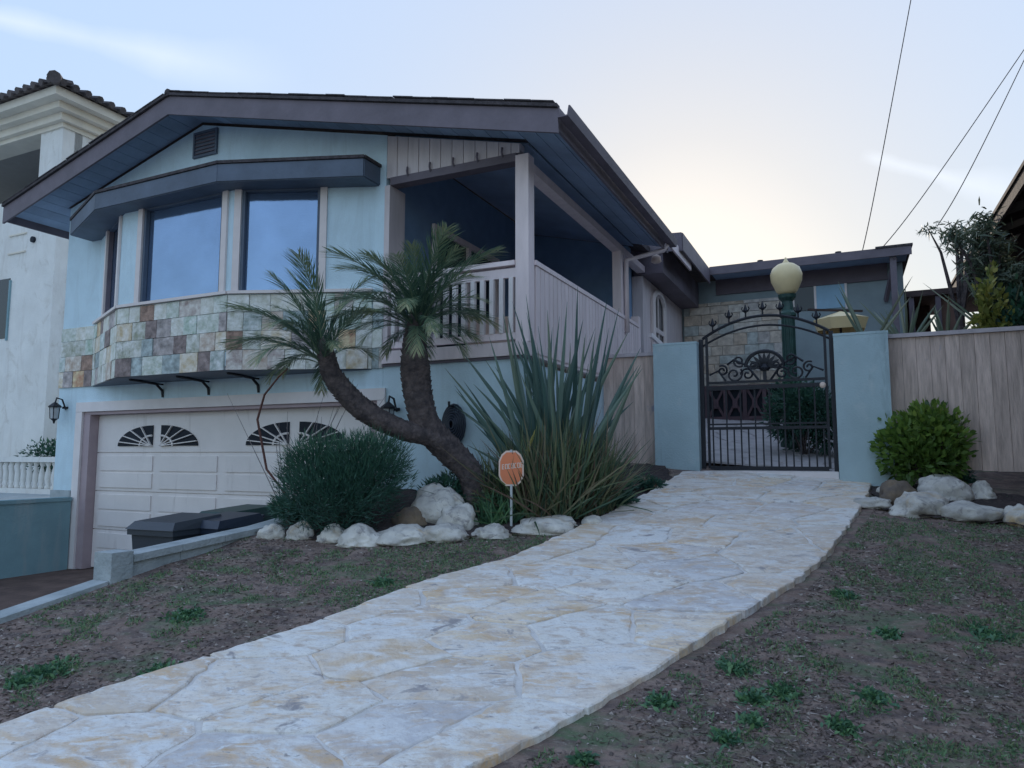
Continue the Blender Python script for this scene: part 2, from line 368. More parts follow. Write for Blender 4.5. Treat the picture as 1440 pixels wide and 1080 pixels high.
M_mulch = mat('dark_bark_mulch', (.085, .062, .058), 1, .4, 14, 1.0, 40, col2=(.03, .024, .026))
def inside(p, poly):
    c = False
    for i in range(len(poly)):
        a, b = poly[i], poly[i - 1]
        if (a[1] > p[1]) != (b[1] > p[1]) and p[0] < (b[0] - a[0]) * (p[1] - a[1]) / (b[1] - a[1]) + a[0]: c = not c
    return c
def bed(poly, st=.05):
    b = MB(); x0, x1 = min(p[0] for p in poly), max(p[0] for p in poly); y0, y1 = min(p[1] for p in poly), max(p[1] for p in poly)
    nx, ny = int((x1 - x0) / st) + 2, int((y1 - y0) / st) + 2; ids = {}
    def vid(i, j):
        if (i, j) not in ids:
            X, Y = x0 + i * st, y0 + j * st; ids[(i, j)] = len(b.v)
            b.v.append((X, Y, Tn(X, Y) + .012 + .03 * (noise.noise(Vector((X * 9, Y * 9, 4))) + .35)))
        return ids[(i, j)]
    for i in range(nx):
        for j in range(ny):
            if inside((x0 + (i + .5) * st, y0 + (j + .5) * st), poly): b.f.append((vid(i, j), vid(i + 1, j), vid(i + 1, j + 1), vid(i, j + 1)))
    o = b.build('planting_bed', M_mulch, None, smooth=True); o['kind'] = 'structure'
bed([lawn_at(352, 752), lawn_at(480, 764), lawn_at(690, 757), lawn_at(835, 742), lawn_at(905, 700), lawn_at(948, 676), hw(7.6, 2.38), hw(6.78, 2.38), hw(6.78, -.02), hw(5.12, -.02)])
bed([lawn_at(1232, 718), lawn_at(1300, 730), lawn_at(1450, 745), lawn_at(1700, 770), hw(14, 2.5), hw(9.9, 2.5)])

# ------------------------------------------------------------------ the house
H = empty('house', (OX, OY, 0), -AZ, 'pale teal gabled house with stone tiled bay window above a double garage', 'house')
RIDGE_U, RIDGE_Z = 1.97, 6.12
EL_, ER_, FO = -1.45, 7.32, -.55
def roofz(u): return RIDGE_Z - (.246 if u > RIDGE_U else .28) * abs(u - RIDGE_U)
def hprism(pts, v0, v1): return MB().prism(pts, lambda p, k: (p[0], (v1, v0)[k], p[1]))
# walls (front plane v = 0, going back)
WT = .18
hprism([(-.75, -.1), (-.16, -.1), (-.16, 2.2), (-.75, 2.2)], 0, WT).build('wall', M_teal, H)
hprism([(-.75, 2.2), (-.31, 2.2), (-.31, 2.252), (5.0, 2.252), (5.0, roofz(5.0) - .16), (RIDGE_U, RIDGE_Z - .16), (-.75, roofz(-.75) - .16)], 0, WT).build('wall', M_teal, H)
hprism([(4.95, .2), (6.75, .2), (6.75, 2.5), (5.003, 2.5), (5.003, 2.197), (4.95, 2.197)], 0, WT).build('wall', M_teal, H)
box('wall', M_teal, H, -.75, -.57, WT + .002, 7.8, -.1, 5.20)
box('wall', M_teal, H, 6.57, 6.75, WT + .002, 4.78, .6, 2.46)
box('wall', M_tan, H, 6.57, 6.75, 4.78, 7.898, .9, 4.46, label='mauve tan side wall behind the porch')
# porch interior
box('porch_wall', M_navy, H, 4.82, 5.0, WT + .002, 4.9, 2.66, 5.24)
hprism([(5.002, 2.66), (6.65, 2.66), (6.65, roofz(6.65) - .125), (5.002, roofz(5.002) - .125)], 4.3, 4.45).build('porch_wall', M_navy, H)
box('corner_board', M_tan, H, 4.99, 5.06, -.015, .30, 2.67, 4.60)
sdoor = box('sliding_door', M_glassdk, H, 5.002, 5.03, 1.0, 2.8, 2.68, 4.4)
for a in (1.0, 1.9, 2.8): box('door_frame', M_post, sdoor, 5.03, 5.07, a - .04, a + .04, 2.68, 4.44)
box('door_frame', M_post, sdoor, 5.03, 5.07, 1.04, 2.76, 4.36, 4.44)
# gable infill of upright boards above the porch
gi = hprism([(5.002, 4.72), (6.70, 4.72), (6.70, roofz(6.70) - .16), (5.002, roofz(5.002) - .16)], .02, .12).build('gable_infill', M_tan, H)
u = 5.003
while u < 6.69:
    w = min(.145, 6.70 - u); a, b_ = u + .004, u + w - .004
    hprism([(a, 4.69), (b_, 4.69), (b_, roofz(b_) - .17), (a, roofz(a) - .17)], -.002, .018).build('board', M_tan, gi)
    u += .145
for k in range(5): MB().tube([(5.3 + k * .3, -.01, 4.67), (5.3 + k * .3, -.03, 4.72), (5.3 + k * .3, -.02, 4.77)], .012, 6).build('hook', M_fascia, gi)
box('porch_beam', M_fascia, H, 5.06, 6.66, -.01, .13, 4.60, 4.69)
box('porch_beam', M_post, H, 6.665, 6.80, .07, 4.75, 4.50, 4.60)
# roof
def slab(name, u0, u1, v0, v1, zf, th, m, par=H, **k):
    b = MB()
    vs = [(a, c, zf(a) - d) for d in (th, 0) for a, c in ((u0, v0), (u1, v0), (u1, v1), (u0, v1))]
    b.add(vs, [(0, 3, 2, 1), (4, 5, 6, 7), (0, 1, 5, 4), (1, 2, 6, 5), (2, 3, 7, 6), (3, 0, 4, 7)]); return b.build(name, m, par, **k)
roof = slab('roof', EL_ + .02, RIDGE_U, FO + .03, 8.2, roofz, .10, M_shingle)
slab('roof', RIDGE_U, ER_ - .03, FO + .03, 4.15, roofz, .10, M_shingle)
slab('roof', RIDGE_U, 6.9, 4.152, 4.74, roofz, .10, M_shingle)
slab('roof', RIDGE_U, 5.6, 4.742, 8.2, roofz, .10, M_shingle)
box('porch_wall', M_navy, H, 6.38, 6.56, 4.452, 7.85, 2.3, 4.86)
# soffit boards, running front to back
u = EL_ + .03
while u < ER_ - .1:
    w = min(.198, ER_ - .035 - u)
    v1 = -.003 if -.95 < u < 6.75 else (4.1 if u > 0 else 8)
    if u < RIDGE_U < u + w: w = RIDGE_U - u; nx = RIDGE_U
    else: nx = u + .2
    slab('soffit_board', u + .003, u + w - .003, FO + .06, v1, lambda q, o=.101: roofz(q) - o, .02, M_soffit)
    u = nx
slab('soffit', 5.02, 6.74, .14, 4.28, lambda q: roofz(q) - .103, .02, M_soffit)
# rake fascia (two boards each side) and the shingle edge proud of it
for (a, b_) in ((EL_ - .01, RIDGE_U), (RIDGE_U, ER_ + .03)):
    slab('fascia', a, b_, FO, FO + .028, lambda q: roofz(q) - .012, .24, M_fascia)
    slab('shingle_edge', a - .0, b_, FO - .03, FO + .05, lambda q: roofz(q) + .03, .035, M_shingle)
MB().tube([(RIDGE_U, FO - .03, RIDGE_Z + .03), (RIDGE_U, 8, RIDGE_Z + .03)], .05, 8).build('ridge_cap', M_shingle, roof)
def row(u0, u1, m=M_shingle):
    u = u0
    while u < u1 - .1:
        w = random.uniform(.2, .34); b_ = min(u1, u + w); e = random.uniform(0, .018)
        slab('shingle', u + .004, b_ - .004, FO - .035, FO + .15, lambda q, e=e: roofz(q) + .045 + e, .014, m)
        u = b_
row(EL_, RIDGE_U); row(RIDGE_U, ER_)
# side fascia with gutter, right eave
zE = roofz(ER_)
box('fascia', M_fascia, H, ER_ - .028, ER_, FO + .03, 4.17, zE - .19, zE - .005)
gut = MB().prism([(0, 0), (.10, 0), (.12, .10), (.105, .10), (.09, .012), (.01, .012), (.01, .10), (0, .10)], lambda p, k: (ER_ + .032 + p[0], (4.17, FO)[k], zE - .11 + p[1])).build('gutter', M_fascia, H)
box('fascia', M_fascia, H, EL_ - .01, EL_ + .018, FO + .03, 8.2, roofz(EL_) - .22, roofz(EL_) - .012)
MB().tube([(7.36, 3.95, zE - .12), (7.30, 3.95, zE - .2), (6.84, 3.50, zE - .42), (6.84, 3.50, 3.3)], .038, 8).build('downspout', M_post, H, smooth=True)
# higher roof at the back of the side wall
def roof2(u): return 5.08 + .05 * (7.42 - u)
b2 = slab('roof', 6.4, 7.40, 4.75, 7.27, roof2, .10, M_shingle, label='higher back roof over the side wall')
slab('fascia', 6.4, 7.42, 4.715, 4.745, lambda q: roof2(q) + .01, .30, M_fascia)
box('fascia', M_fascia, H, 7.405, 7.435, 4.75, 7.24, 4.80, 5.09)
box('wall', M_fascia, H, 6.6, 7.1, 4.76, 7.85, 4.47, 4.95)
MB().beam((7.36, 4.18, zE - .03), (7.36, 5.7, zE - .03), .03, .16).build('gutter_end', M_post, H)
tube_l = MB().lathe([(.03, 0), (.07, -.03), (.085, -.11), (.05, -.13)], 12, (7.1, 4.3, zE - .16)).build('flood_lamp', M_signw, H, smooth=True)
# gable vent
vent = box('gable_vent', M_fasciadk, H, 1.86, 2.24, -.012, -.002, 5.53, 5.83)
for (a, b_, c, d) in ((1.86, 2.24, 5.50, 5.53), (1.86, 2.24, 5.83, 5.86), (1.83, 1.86, 5.50, 5.86), (2.24, 2.27, 5.50, 5.86)): box('vent_frame', M_fasciadk, vent, a, b_, -.03, -.001, c, d)
for k in range(6): MB().beam((1.87, -.02, 5.555 + k * .05), (2.23, -.02, 5.555 + k * .05), .02, .012).build('slat', M_fascia, vent)

# bay window
P = [(0.0, 0.0), (1.35, -.62), (3.25, -.62), (4.85, 0.0)]
bay = MB().prism([(p[0], p[1]) for p in P], lambda p, k: (p[0], p[1], (2.47, 2.52)[k])).build('bay_window', M_fasciadk, H, label='faceted bay with tinted windows over a band of slate tiles')
def fct(i):
    a = Vector(P[i]); b = Vector(P[i + 1]); d = (b - a); ln = d.length; d /= ln; n = Vector((d.y, -d.x))
    return a, d, n, ln
def fbox(i, s0, s1, n0, n1, z0, z1, name, m, par):
    a, d, n, ln = fct(i); b = MB(); vs = []
    for z in (z0, z1):
        for s, q in ((s0, n1), (s1, n1), (s1, n0), (s0, n0)):
            p = a + d * s + n * q; vs.append((p.x, p.y, z))
    b.add(vs, [(0, 3, 2, 1), (4, 5, 6, 7), (0, 1, 5, 4), (1, 2, 6, 5), (2, 3, 7, 6), (3, 0, 4, 7)])
    return b.build(name, m, par)
wins = {0: (.37, .86), 1: (.20, .925), 2: (.07, .62)}
for i in range(3):
    a, d, n, ln = fct(i); s0, s1 = wins[i][0] * ln, wins[i][1] * ln
    fbox(i, 0, ln, -.1, 0, 2.525, 3.40, 'bay_wall', M_teal, bay)
    fbox(i, 0, ln, -.1, 0, 4.66, 4.80, 'bay_wall', M_fasciadk, bay)
    fbox(i, 0, s0, -.1, 0, 3.402, 4.658, 'bay_wall', M_teal, bay)
    fbox(i, s1, ln, -.1, 0, 3.402, 4.658, 'bay_wall', M_teal, bay)
    fbox(i, s0, s1, -.062, -.055, 3.402, 4.658, 'pane', M_glass, bay)
    bl_ = MB()
    for q in range(30):
        zz = 3.42 + q * .041; a0 = a + d * (s0 + .04) + n * -.085; a1 = a + d * (s1 - .04) + n * -.085
        bl_.beam((a0.x, a0.y, zz), (a1.x, a1.y, zz), .030, .004)
    bl_.build('blind', M_frame, bay, kind='stuff')
    for q, r in ((s0, s0 + .035), (s1 - .035, s1)): fbox(i, q, r, -.05, .004, 3.403, 4.657, 'window_frame', M_fasciadk if i else M_fascia, bay)
    for q, r in ((s0 - .085, s0 - .004), (s1 + .004, s1 + .085)): fbox(i, q, r, .002, .03, 3.40, 4.68, 'window_trim', M_frame, bay)
    fbox(i, s0 + .037, s1 - .037, -.05, .004, 4.60, 4.657, 'window_frame', M_fasciadk, bay)
    fbox(i, -.0, ln, .002, .055, 3.365, 3.40, 'sill', M_frame, bay)
# slate tiles
def tiles(place, ln, par=bay):
    z = 2.475; rows = [.235, .22, .225, .20]
    for h in rows:
        s = random.uniform(-.12, 0)
        while s < ln:
            w = random.choice((.2, .22, .25, .3, .36)); a = max(0, s) + .003; b = min(ln, s + w) - .003
            if b - a > .03: place(a, b, random.uniform(.018, .03), z + .003, z + h - .003)
            s += w
        z += h
for i in range(3):
    ln = fct(i)[3]
    tiles(lambda a, b, t, z0, z1, i=i: fbox(i, a, b, .001, t, z0, z1, 'tile', M_tile, bay), ln)
tiles(lambda a, b, t, z0, z1: box('tile', M_tile, bay, -.75 + a, -.75 + b, -t, -.001, z0, z1), .74)
tiles(lambda a, b, t, z0, z1: box('tile', M_tile, bay, 4.86 + a, 4.86 + b, -t, -.001, z0, z1), .15)
# bay roof with fascia
RP = [(-.20, -.002), (-.20, -.32), (1.12, -.86), (3.28, -.88), (4.90, -.30), (4.90, -.002)]
b = MB(); low = [(p[0], p[1], 4.80) for p in RP]; 
b.prism(RP, lambda p, k: (p[0], p[1], (4.60 + .02, 4.645)[k])); b.build('bay_soffit', M_fasciadk, bay)
top = [(x, y, 4.84) for x, y in RP[1:5]]; cen = [(.5, -.005, 5.02), (4.2, -.005, 5.02)]
b = MB(); b.add([(-.2, -.003, 4.84)] + top + [(4.90, -.003, 4.84)] + cen, [(0, 1, 2, 6), (2, 3, 7, 6), (3, 4, 5, 7), (5, 0, 6, 7)])
b.build('bay_roof', M_shingle, bay)
pp = [(-.20, -.003)] + RP[1:5] + [(4.90, -.003)]
for i in range(len(pp) - 1):
    a = Vector((*pp[i], 4.73)); c = Vector((*pp[i + 1], 4.73)); d = (c - a).normalized()
    MB().beam(a - d * .0, c + d * .0, .03, .20).build('bay_fascia', M_fasciadk, bay)
    MB().beam(a + Vector((0, 0, .125)) - d * .01, c + Vector((0, 0, .125)) + d * .01, .06, .035).build('bay_roof_edge', M_shingle, bay)
for (uu, vv) in ((1.45, -.5), (2.3, -.5), (3.15, -.5)):
    MB().tube([(uu, -.002, 2.27), (uu, -.02, 2.36), (uu, -.12, 2.44), (uu, vv, 2.465)], .018, 6).build('bracket', M_iron, bay)
    MB().tube([(uu, -.01, 2.44), (uu, vv, 2.455)], .012, 6).build('bracket', M_iron, bay)

# garage door
gd = box('garage_door', M_garage, H, -.02, 4.84, .16, .20, -.07, 2.07)
hh = 2.14 / 4
for r in range(4):
    z0 = -.07 + r * hh
    box('door_section', M_garage, gd, -.015, 4.835, .135, .159, z0 + .006, z0 + hh - .006)
    for c in range(4):
        x0 = .03 + c * 1.205
        if r < 3:
            for q in range(2):
                zz = z0 + .05 + q * .235
                box('raised_panel', M_garage, gd, x0 + .06, x0 + 1.12, .118, .1345, zz, zz + .20)
        else:
            # quarter sunburst window: pairs form an arch
            flip = c % 2 == 0
            cx = x0 + (1.10 if flip else .06); wA, hA = .70, .28; sx = -1 if flip else 1
            pts = [(cx, z0 + .09)] + [(cx + sx * wA * math.cos(t), z0 + .09 + hA * math.sin(t)) for t in [i * math.pi / 24 for i in range(13)]]
            if flip: pts = pts[::-1]
            wn = hprism(pts, .118, .133).build('arched_window', M_dark, gd)
            for t in (.22, .55, .9, 1.25):
                e = (cx + sx * wA * math.cos(t), z0 + .09 + hA * math.sin(t))
                MB().beam((cx, .112, z0 + .09), (e[0], .112, e[1]), .012, .035, up=(0, 1, 0)).build('spoke', M_garage, wn)
            st = [(cx + sx * .24 * math.cos(t), .11, z0 + .09 + .14 * math.sin(t)) for t in [i * math.pi / 16 for i in range(9)]]
            MB().tube(st, .014, 5).build('spoke', M_garage, wn)
box('garage_jamb', M_jamb, H, -.158, -.022, .003, .16, -.08, 2.07)
box('garage_jamb', M_jamb, H, 4.842, 4.948, .003, .16, -.08, 2.07)
box('garage_jamb', M_jamb, H, -.158, 4.948, .003, .17, 2.072, 2.112)
box('garage_trim', M_trim, H, -.30, -.16, -.03, .10, -.085, 2.112)
box('garage_trim', M_trim, H, 4.95, 5.05, -.03, -.002, -.085, 2.112)
box('garage_trim', M_trim, H, -.30, 5.05, -.032, .16, 2.115, 2.25)
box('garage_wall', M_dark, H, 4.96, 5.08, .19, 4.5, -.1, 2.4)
box('wall_base', M_conc, H, -.75, -.31, -.04, -.001, -.1, 1.0)

# porch
fl = box('porch_floor', M_post, H, 5.01, 6.80, -.05, 4.58, 2.52, 2.66)
box('floor_edge', M_fascia, fl, 5.0, 6.79, -.03, .10, 2.49, 2.515)
for (uu, vv, zt, w) in ((6.73, .06, 4.66, .075), (6.735, 3.42, 4.50, .065)): box('post', M_post, H, uu - w, uu + w, vv - w, vv + w, 2.662, zt)
box('post', M_post, H, 6.69, 6.81, 4.25, 4.37, 2.662, 3.68)
rl = MB().beam((5.06, .02, 3.50), (6.65, .02, 3.50), .10, .05).build('porch_railing', M_post, H, label='front railing with spaced white balusters')
MB().beam((5.06, .02, 3.40), (6.65, .02, 3.40), .04, .10).build('rail', M_post, rl); MB().beam((5.06, .02, 2.73), (6.65, .02, 2.73), .04, .07).build('rail', M_post, rl)
for k in range(14):
    uu = 5.13 + k * .113
    box('baluster', M_trim, rl, uu - .024, uu + .024, -.012, .036, 2.765, 3.35)
rs = MB().beam((6.76, .14, 3.52), (6.76, 4.25, 3.52), .13, .05).build('porch_railing', M_post, H, label='side railing of close upright boards')
MB().beam((6.76, .14, 2.73), (6.76, 4.25, 2.73), .04, .07).build('rail', M_post, rs)
vv = .17
while vv < 4.2:
    box('board', M_post, rs, 6.79, 6.812, vv, vv + .105, 2.56, 3.49); vv += .122
MB().beam((6.95, 4.45, 3.40), (7.30, 5.6, 2.95), .05, .07).build('stair_handrail', M_trim, H)
bx = box('planter_box', M_signw, None, 0, .55, 0, .25, 0, .33); bx.location = (*hw(5.95, .25), 2.665); bx.rotation_euler = (0, 0, -AZ)
tag(bx, 'low white box standing on the porch floor behind the balusters', 'box')
# arched window on the side wall
aw = box('side_window', M_glassdk, H, 6.752, 6.77, 5.35, 6.05, 3.15, 4.1)
arch = [(5.35 + .35 - .35 * math.cos(t), 4.1 + .24 * math.sin(t)) for t in [i * math.pi / 10 for i in range(11)]]
MB().prism(arch, lambda p, k: (6.752 + .018 * k, p[0], p[1])).build('pane', M_glassdk, aw)
MB().tube([(6.79, 5.3, 2.9)] + [(6.79, p[0] + (p[0] - 5.7) * .14, p[1]) for p in arch] + [(6.79, 6.1, 2.9)], .05, 6).build('window_frame', M_frame, aw)
box('window_frame', M_frame, aw, 6.77, 6.79, 5.68, 5.72, 3.1, 4.3); box('window_frame', M_frame, aw, 6.77, 6.8, 5.35, 6.05, 3.62, 3.70)
# rear wing
W0 = 7.9
box('wing_wall', mat('grey_teal_stucco', (.26, .32, .34), .9, .1, 2, .2, 40), H, 6.4, 10.75, W0, W0 + .2, 1.4, 5.0)
box('wing_wall', M_tan, H, 10.55, 10.75, W0 + .202, W0 + 6, 1.4, 5.0)
slab('wing_roof', 6.9, 10.84, 7.32, 12, lambda q: 5.13, .10, M_shingle)
box('fascia', M_fascia, H, 7.42, 10.86, 7.28, 7.315, 4.98, 5.14)
box('fascia', mat('wing_frieze', (.13, .105, .125), .7, .15, 3), H, 7.44, 10.5, 7.86, 7.895, 4.70, 5.02)
slab('wing_soffit', 7.45, 10.8, 7.32, 7.89, lambda q: 5.028, .02, M_soffit)
slab('roof_edge', 10.3, 10.88, 7.26, 12, lambda q: 5.17, .035, M_shingle)
for a in (8.3, 9.7): MB().lathe([(.035, 0), (.035, .15), (.055, .15), (.055, .19)], 10, (a, 7.9, 5.13)).build('roof_vent_pipe', M_iron, H)
box('wing_post', M_fascia, H, 10.52, 10.62, 7.34, 7.44, 2.2, 4.98)
MB().beam((10.45, 7.86, 4.3), (10.60, 7.36, 4.96), .06, .08).build('knee_brace', M_fascia, H)
ww = box('wing_window', M_glassdk, H, 8.9, 9.25, W0 - .02, W0 - .003, 4.25, 4.72)
wb = box('wing_window', M_bluewin, H, 9.29, 9.78, W0 - .02, W0 - .003, 4.25, 4.72)
for a in (8.86, 9.25, 9.78): box('window_frame', M_frame, wb, a, a + .04, W0 - .035, W0 - .003, 4.22, 4.75)
# stone veneer of the wing
ven = box('stone_veneer', M_mortar, H, 6.80, 8.86, W0 - .06, W0 - .001, 1.5, 4.54)
z = 1.9
while z < 4.5:
    h = random.uniform(.16, .24); h = min(h, 4.54 - z); s = 6.80 + random.uniform(-.2, 0)
    while s < 8.86:
        w = random.uniform(.2, .45); a = max(6.80, s) + .005; b_ = min(8.86, s + w) - .005
        if b_ - a > .05: box('stone', M_veneer, ven, a, b_, W0 - .085 - random.uniform(0, .015), W0 - .061, z + .005, z + h - .005)
        s += w
    z += h
# pale chimney behind the ridge
ch = MB().box(2.25, 3.2, 4.6, 5.4, 5.6, 7.10).build('chimney', mat('pale_chimney', (.52, .56, .60), .9, .06), H)
MB().add([(2.15, 4.5, 7.105), (3.3, 4.5, 7.105), (3.3, 5.5, 7.105), (2.15, 5.5, 7.105), (2.72, 5.0, 7.40)], [(3, 2, 1, 0), (0, 1, 4), (1, 2, 4), (2, 3, 4), (3, 0, 4)]).build('chimney_cap', MATS['pale_chimney'], ch)

# ------------------------------------------------------------------ wall lanterns and hose
def lantern(u, z, label):
    r = hframe('wall_lantern', u, -.01, z, label=label, cat='lantern', group='lanterns beside the garage door')
    MB().tube([(0, 0, -.02), (0, -.06, .12), (0, -.14, .14), (0, -.16, .06)], .012, 6).build('arm', M_iron, r)
    MB().lathe([(.045, -.01), (.045, .02)], 8, (0, -.005, 0)).build('wall_plate', M_iron, r)
    MB().lathe([(.01, .08), (.085, .02), (.085, .0)], 8, (0, -.16, 0)).build('cap', M_iron, r)
    MB().lathe([(.062, 0), (.05, -.16)], 8, (0, -.16, 0)).build('glass', mat('lantern_glass', (.45, .48, .50), .15, .05), r)
    MB().lathe([(.055, -.16), (.02, -.19), (.01, -.23)], 8, (0, -.16, 0)).build('base', M_iron, r)
    for k in range(4):
        a = math.pi / 4 + k * math.pi / 2
        MB().tube([(.064 * math.cos(a), -.16 + .064 * math.sin(a), 0), (.052 * math.cos(a), -.16 + .052 * math.sin(a), -.16)], .006, 4).build('bar', M_iron, r)
lantern(-.56, 2.18, 'black wall lantern on the left corner pier of the garage')
lantern(5.20, 2.0, 'black wall lantern between the garage door and palm trunks')
hr = hframe('garden_hose', 5.95, -.02, 1.82, label='dark blue garden hose coiled on a hook below the porch', cat='hose')
b = MB()
for k in range(7):
    q = .17 - .022 * k
    b.tube([(q * .8 * math.cos(t), -.03 - .008 * k, q * 1.25 * math.sin(t)) for t in [i * math.pi / 10 for i in range(21)]], .013, 6, cap=False)
b.build('coil', M_binb, hr, smooth=True); MB().lathe([(.13, 0), (.13, .02)], 16).build('reel_plate', M_binb, hr, rot=(R(90), 0, 0), loc=(0, -.004, 0))
MB().tube([(0, .0, .2), (0, -.13, .19), (0, -.13, .24)], .014, 6).build('hook', M_iron, hr)

# ------------------------------------------------------------------ driveway walls
dw = hframe('driveway_wall', -.4, -12, 0, label='teal painted wall along the left side of the driveway', cat='wall')
box('wall_body', M_tealwall, dw, 0, .15, 0, 11.95, -.1, .86); box('wall_cap', M_tealwall, dw, -.02, .17, 0, 11.95, .861, .91)
rw = hframe('retaining_wall', 4.95, 0, 0, label='low grey green block wall between driveway and planting bed', cat='wall')
def rtop(v):
    X, Y = hw(5.1, v); return .80 + .066 * (v + 3.1) if v < -1.5 else max(.80 + .066 * (v + 3.1), T(X, Y) + .03)
v = -3.1; k = 0
while v < -.05:
    e = min(v + .405, -.04)
    b = MB(); za, zb = rtop(v), rtop(e)
    b.add([(0, v + .004, -.1), (.15, v + .004, -.1), (.15, e - .004, -.1), (0, e - .004, -.1), (0, v + .004, za - .05), (.15, v + .004, za - .05), (.15, e - .004, zb - .05), (0, e - .004, zb - .05)],
          [(0, 3, 2, 1), (4, 5, 6, 7), (0, 1, 5, 4), (1, 2, 6, 5), (2, 3, 7, 6), (3, 0, 4, 7)]); b.build('block', M_conc, rw)
    b = MB(); b.add([(x, y, zz) for zz0 in (0, 1) for x, y, zz in ((-.02, v + .003, za - .05 + .05 * zz0 + .001), (.175, v + .003, za - .05 + .05 * zz0 + .001), (.175, e - .003, zb - .05 + .05 * zz0 + .001), (-.02, e - .003, zb - .05 + .05 * zz0 + .001))],
          [(0, 3, 2, 1), (4, 5, 6, 7), (0, 1, 5, 4), (1, 2, 6, 5), (2, 3, 7, 6), (3, 0, 4, 7)]); b.build('cap_stone', M_conc, rw)
    v = e
box('end_block', M_conc, rw, -.01, .17, -3.27, -3.105, -.1, .83)
kb = hframe('driveway_kerb', 4.95, 0, 0, label='pale concrete kerb edging the driveway below the lawn', cat='kerb')
v = -3.275
while v > -14:
    e = v - .9; za = T(*hw(5.1, v)) + .03; zb = T(*hw(5.1, e)) + .03
    MB().add([(0, v - .004, -.1), (0, e + .004, -.1), (.16, e + .004, -.1), (.16, v - .004, -.1), (0, v - .004, za), (0, e + .004, zb), (.16, e + .004, zb), (.16, v - .004, za)],
             [(0, 3, 2, 1), (4, 5, 6, 7), (0, 1, 5, 4), (1, 2, 6, 5), (2, 3, 7, 6), (3, 0, 4, 7)]).build('kerb_stone', M_conc, kb)
    v = e

# ------------------------------------------------------------------ bins
def bin_(x, y, rz, m, label, h=1.0, w=.56, d=.62):
    r = empty('wheelie_bin', (x, y, -.09), rz, label, 'bin', 'bins standing in the driveway')
    b = MB(); q = .8
    lo = [(-w / 2 * q, -d / 2 * q), (w / 2 * q, -d / 2 * q), (w / 2 * q, d / 2 * q), (-w / 2 * q, d / 2 * q)]
    hi = [(-w / 2, -d / 2), (w / 2, -d / 2), (w / 2, d / 2), (-w / 2, d / 2)]
    b.add([(a, c, .05) for a, c in lo] + [(a, c, h - .1) for a, c in hi], [(0, 3, 2, 1), (4, 5, 6, 7), (0, 1, 5, 4), (1, 2, 6, 5), (2, 3, 7, 6), (3, 0, 4, 7)]); b.build('body', m, r)
    box('rim', m, r, -w / 2 - .025, w / 2 + .025, -d / 2 - .025, d / 2 + .025, h - .14, h - .09)
    b = MB(); W_, D_ = w / 2 + .035, d / 2 + .04
    b.add([(-W_, -D_, h - .088), (W_, -D_, h - .088), (W_, D_, h - .088), (-W_, D_, h - .088), (-W_ * .85, -D_ * .8, h - .02), (W_ * .85, -D_ * .8, h - .02), (W_ * .85, D_ * .9, h + .02), (-W_ * .85, D_ * .9, h + .02)],
          [(0, 3, 2, 1), (4, 5, 6, 7), (0, 1, 5, 4), (1, 2, 6, 5), (2, 3, 7, 6), (3, 0, 4, 7)]); b.build('lid', m, r)
    MB().tube([(-w / 2 + .06, D_ + .0, h - .05), (-w / 2 + .06, D_ + .07, h - .02), (w / 2 - .06, D_ + .07, h - .02), (w / 2 - .06, D_, h - .05)], .016, 6).build('handle', m, r)
    for s in (-1, 1): MB().tube([(s * (w / 2 - .06), d / 2 - .02, .1), (s * (w / 2), d / 2 - .02, .1)], .1, 12).build('wheel', M_iron, r)
bp = at_depth(248, 760, 6.85); bin_(bp.x, bp.y, -AZ + .05, M_bin, 'grey wheeled bin nearest the end of the low block wall', 1.0, .52, .56)
bp = at_depth(312, 760, 7.0); bin_(bp.x, bp.y, -AZ - .02, M_binb, 'navy wheeled bin with closed lid right of the grey bin', 1.0, .46, .5)
bp = at_depth(332, 760, 7.75); bin_(bp.x, bp.y, -AZ - .08, M_bing, 'dark green bin behind the navy bin, in front of the garage door', 1.02, .44)

# ------------------------------------------------------------------ garden path of flagstones
Lp = [(-320, 1140), (0, 1030), (215, 960), (440, 885), (600, 825), (720, 790), (820, 745), (900, 705), (945, 678), (962, 668)]
Rp = [(-60, 1500), (420, 1200), (690, 1074), (860, 985), (1000, 895), (1120, 820), (1180, 760), (1218, 700), (1224, 682), (1226, 669)]
def resample(pts, n):
    p = [Vector((*lawn_at(*q), 0)) for q in pts]; ds = [0]
    for i in range(1, len(p)): ds.append(ds[-1] + (p[i] - p[i - 1]).length)
    o = []
    for k in range(n):
        t = ds[-1] * k / (n - 1); i = max(j for j in range(len(ds)) if ds[j] <= t + 1e-9); i = min(i, len(p) - 2)
        f = (t - ds[i]) / (ds[i + 1] - ds[i]); a, b, c, d = p[max(0, i - 1)], p[i], p[i + 1], p[min(len(p) - 1, i + 2)]
        o.append(.5 * ((2 * b) + (-a + c) * f + (2 * a - 5 * b + 4 * c - d) * f * f + (-a + 3 * b - 3 * c + d) * f ** 3))
    return o
NS = 60; PL = resample(Lp, NS); PR = resample(Rp, NS)
mid = [(a + b) / 2 for a, b in zip(PL, PR)]; cum = [0]
for i in range(1, NS): cum.append(cum[-1] + (mid[i] - mid[i - 1]).length)
PLEN = cum[-1]; PW = 1.9
def path_pt(s, t, dz=0):
    s = max(0, min(PLEN - 1e-6, s)); i = max(j for j in range(NS) if cum[j] <= s); i = min(i, NS - 2); f = (s - cum[i]) / (cum[i + 1] - cum[i])
    a = PL[i].lerp(PL[i + 1], f); b = PR[i].lerp(PR[i + 1], f); p = a.lerp(b, t / PW)
    return (p.x, p.y, T(p.x, p.y) + .032 + dz + .012 * noise.noise(Vector((p.x * 1.5, p.y * 1.5, 5))))
b = MB(); nt_ = 10
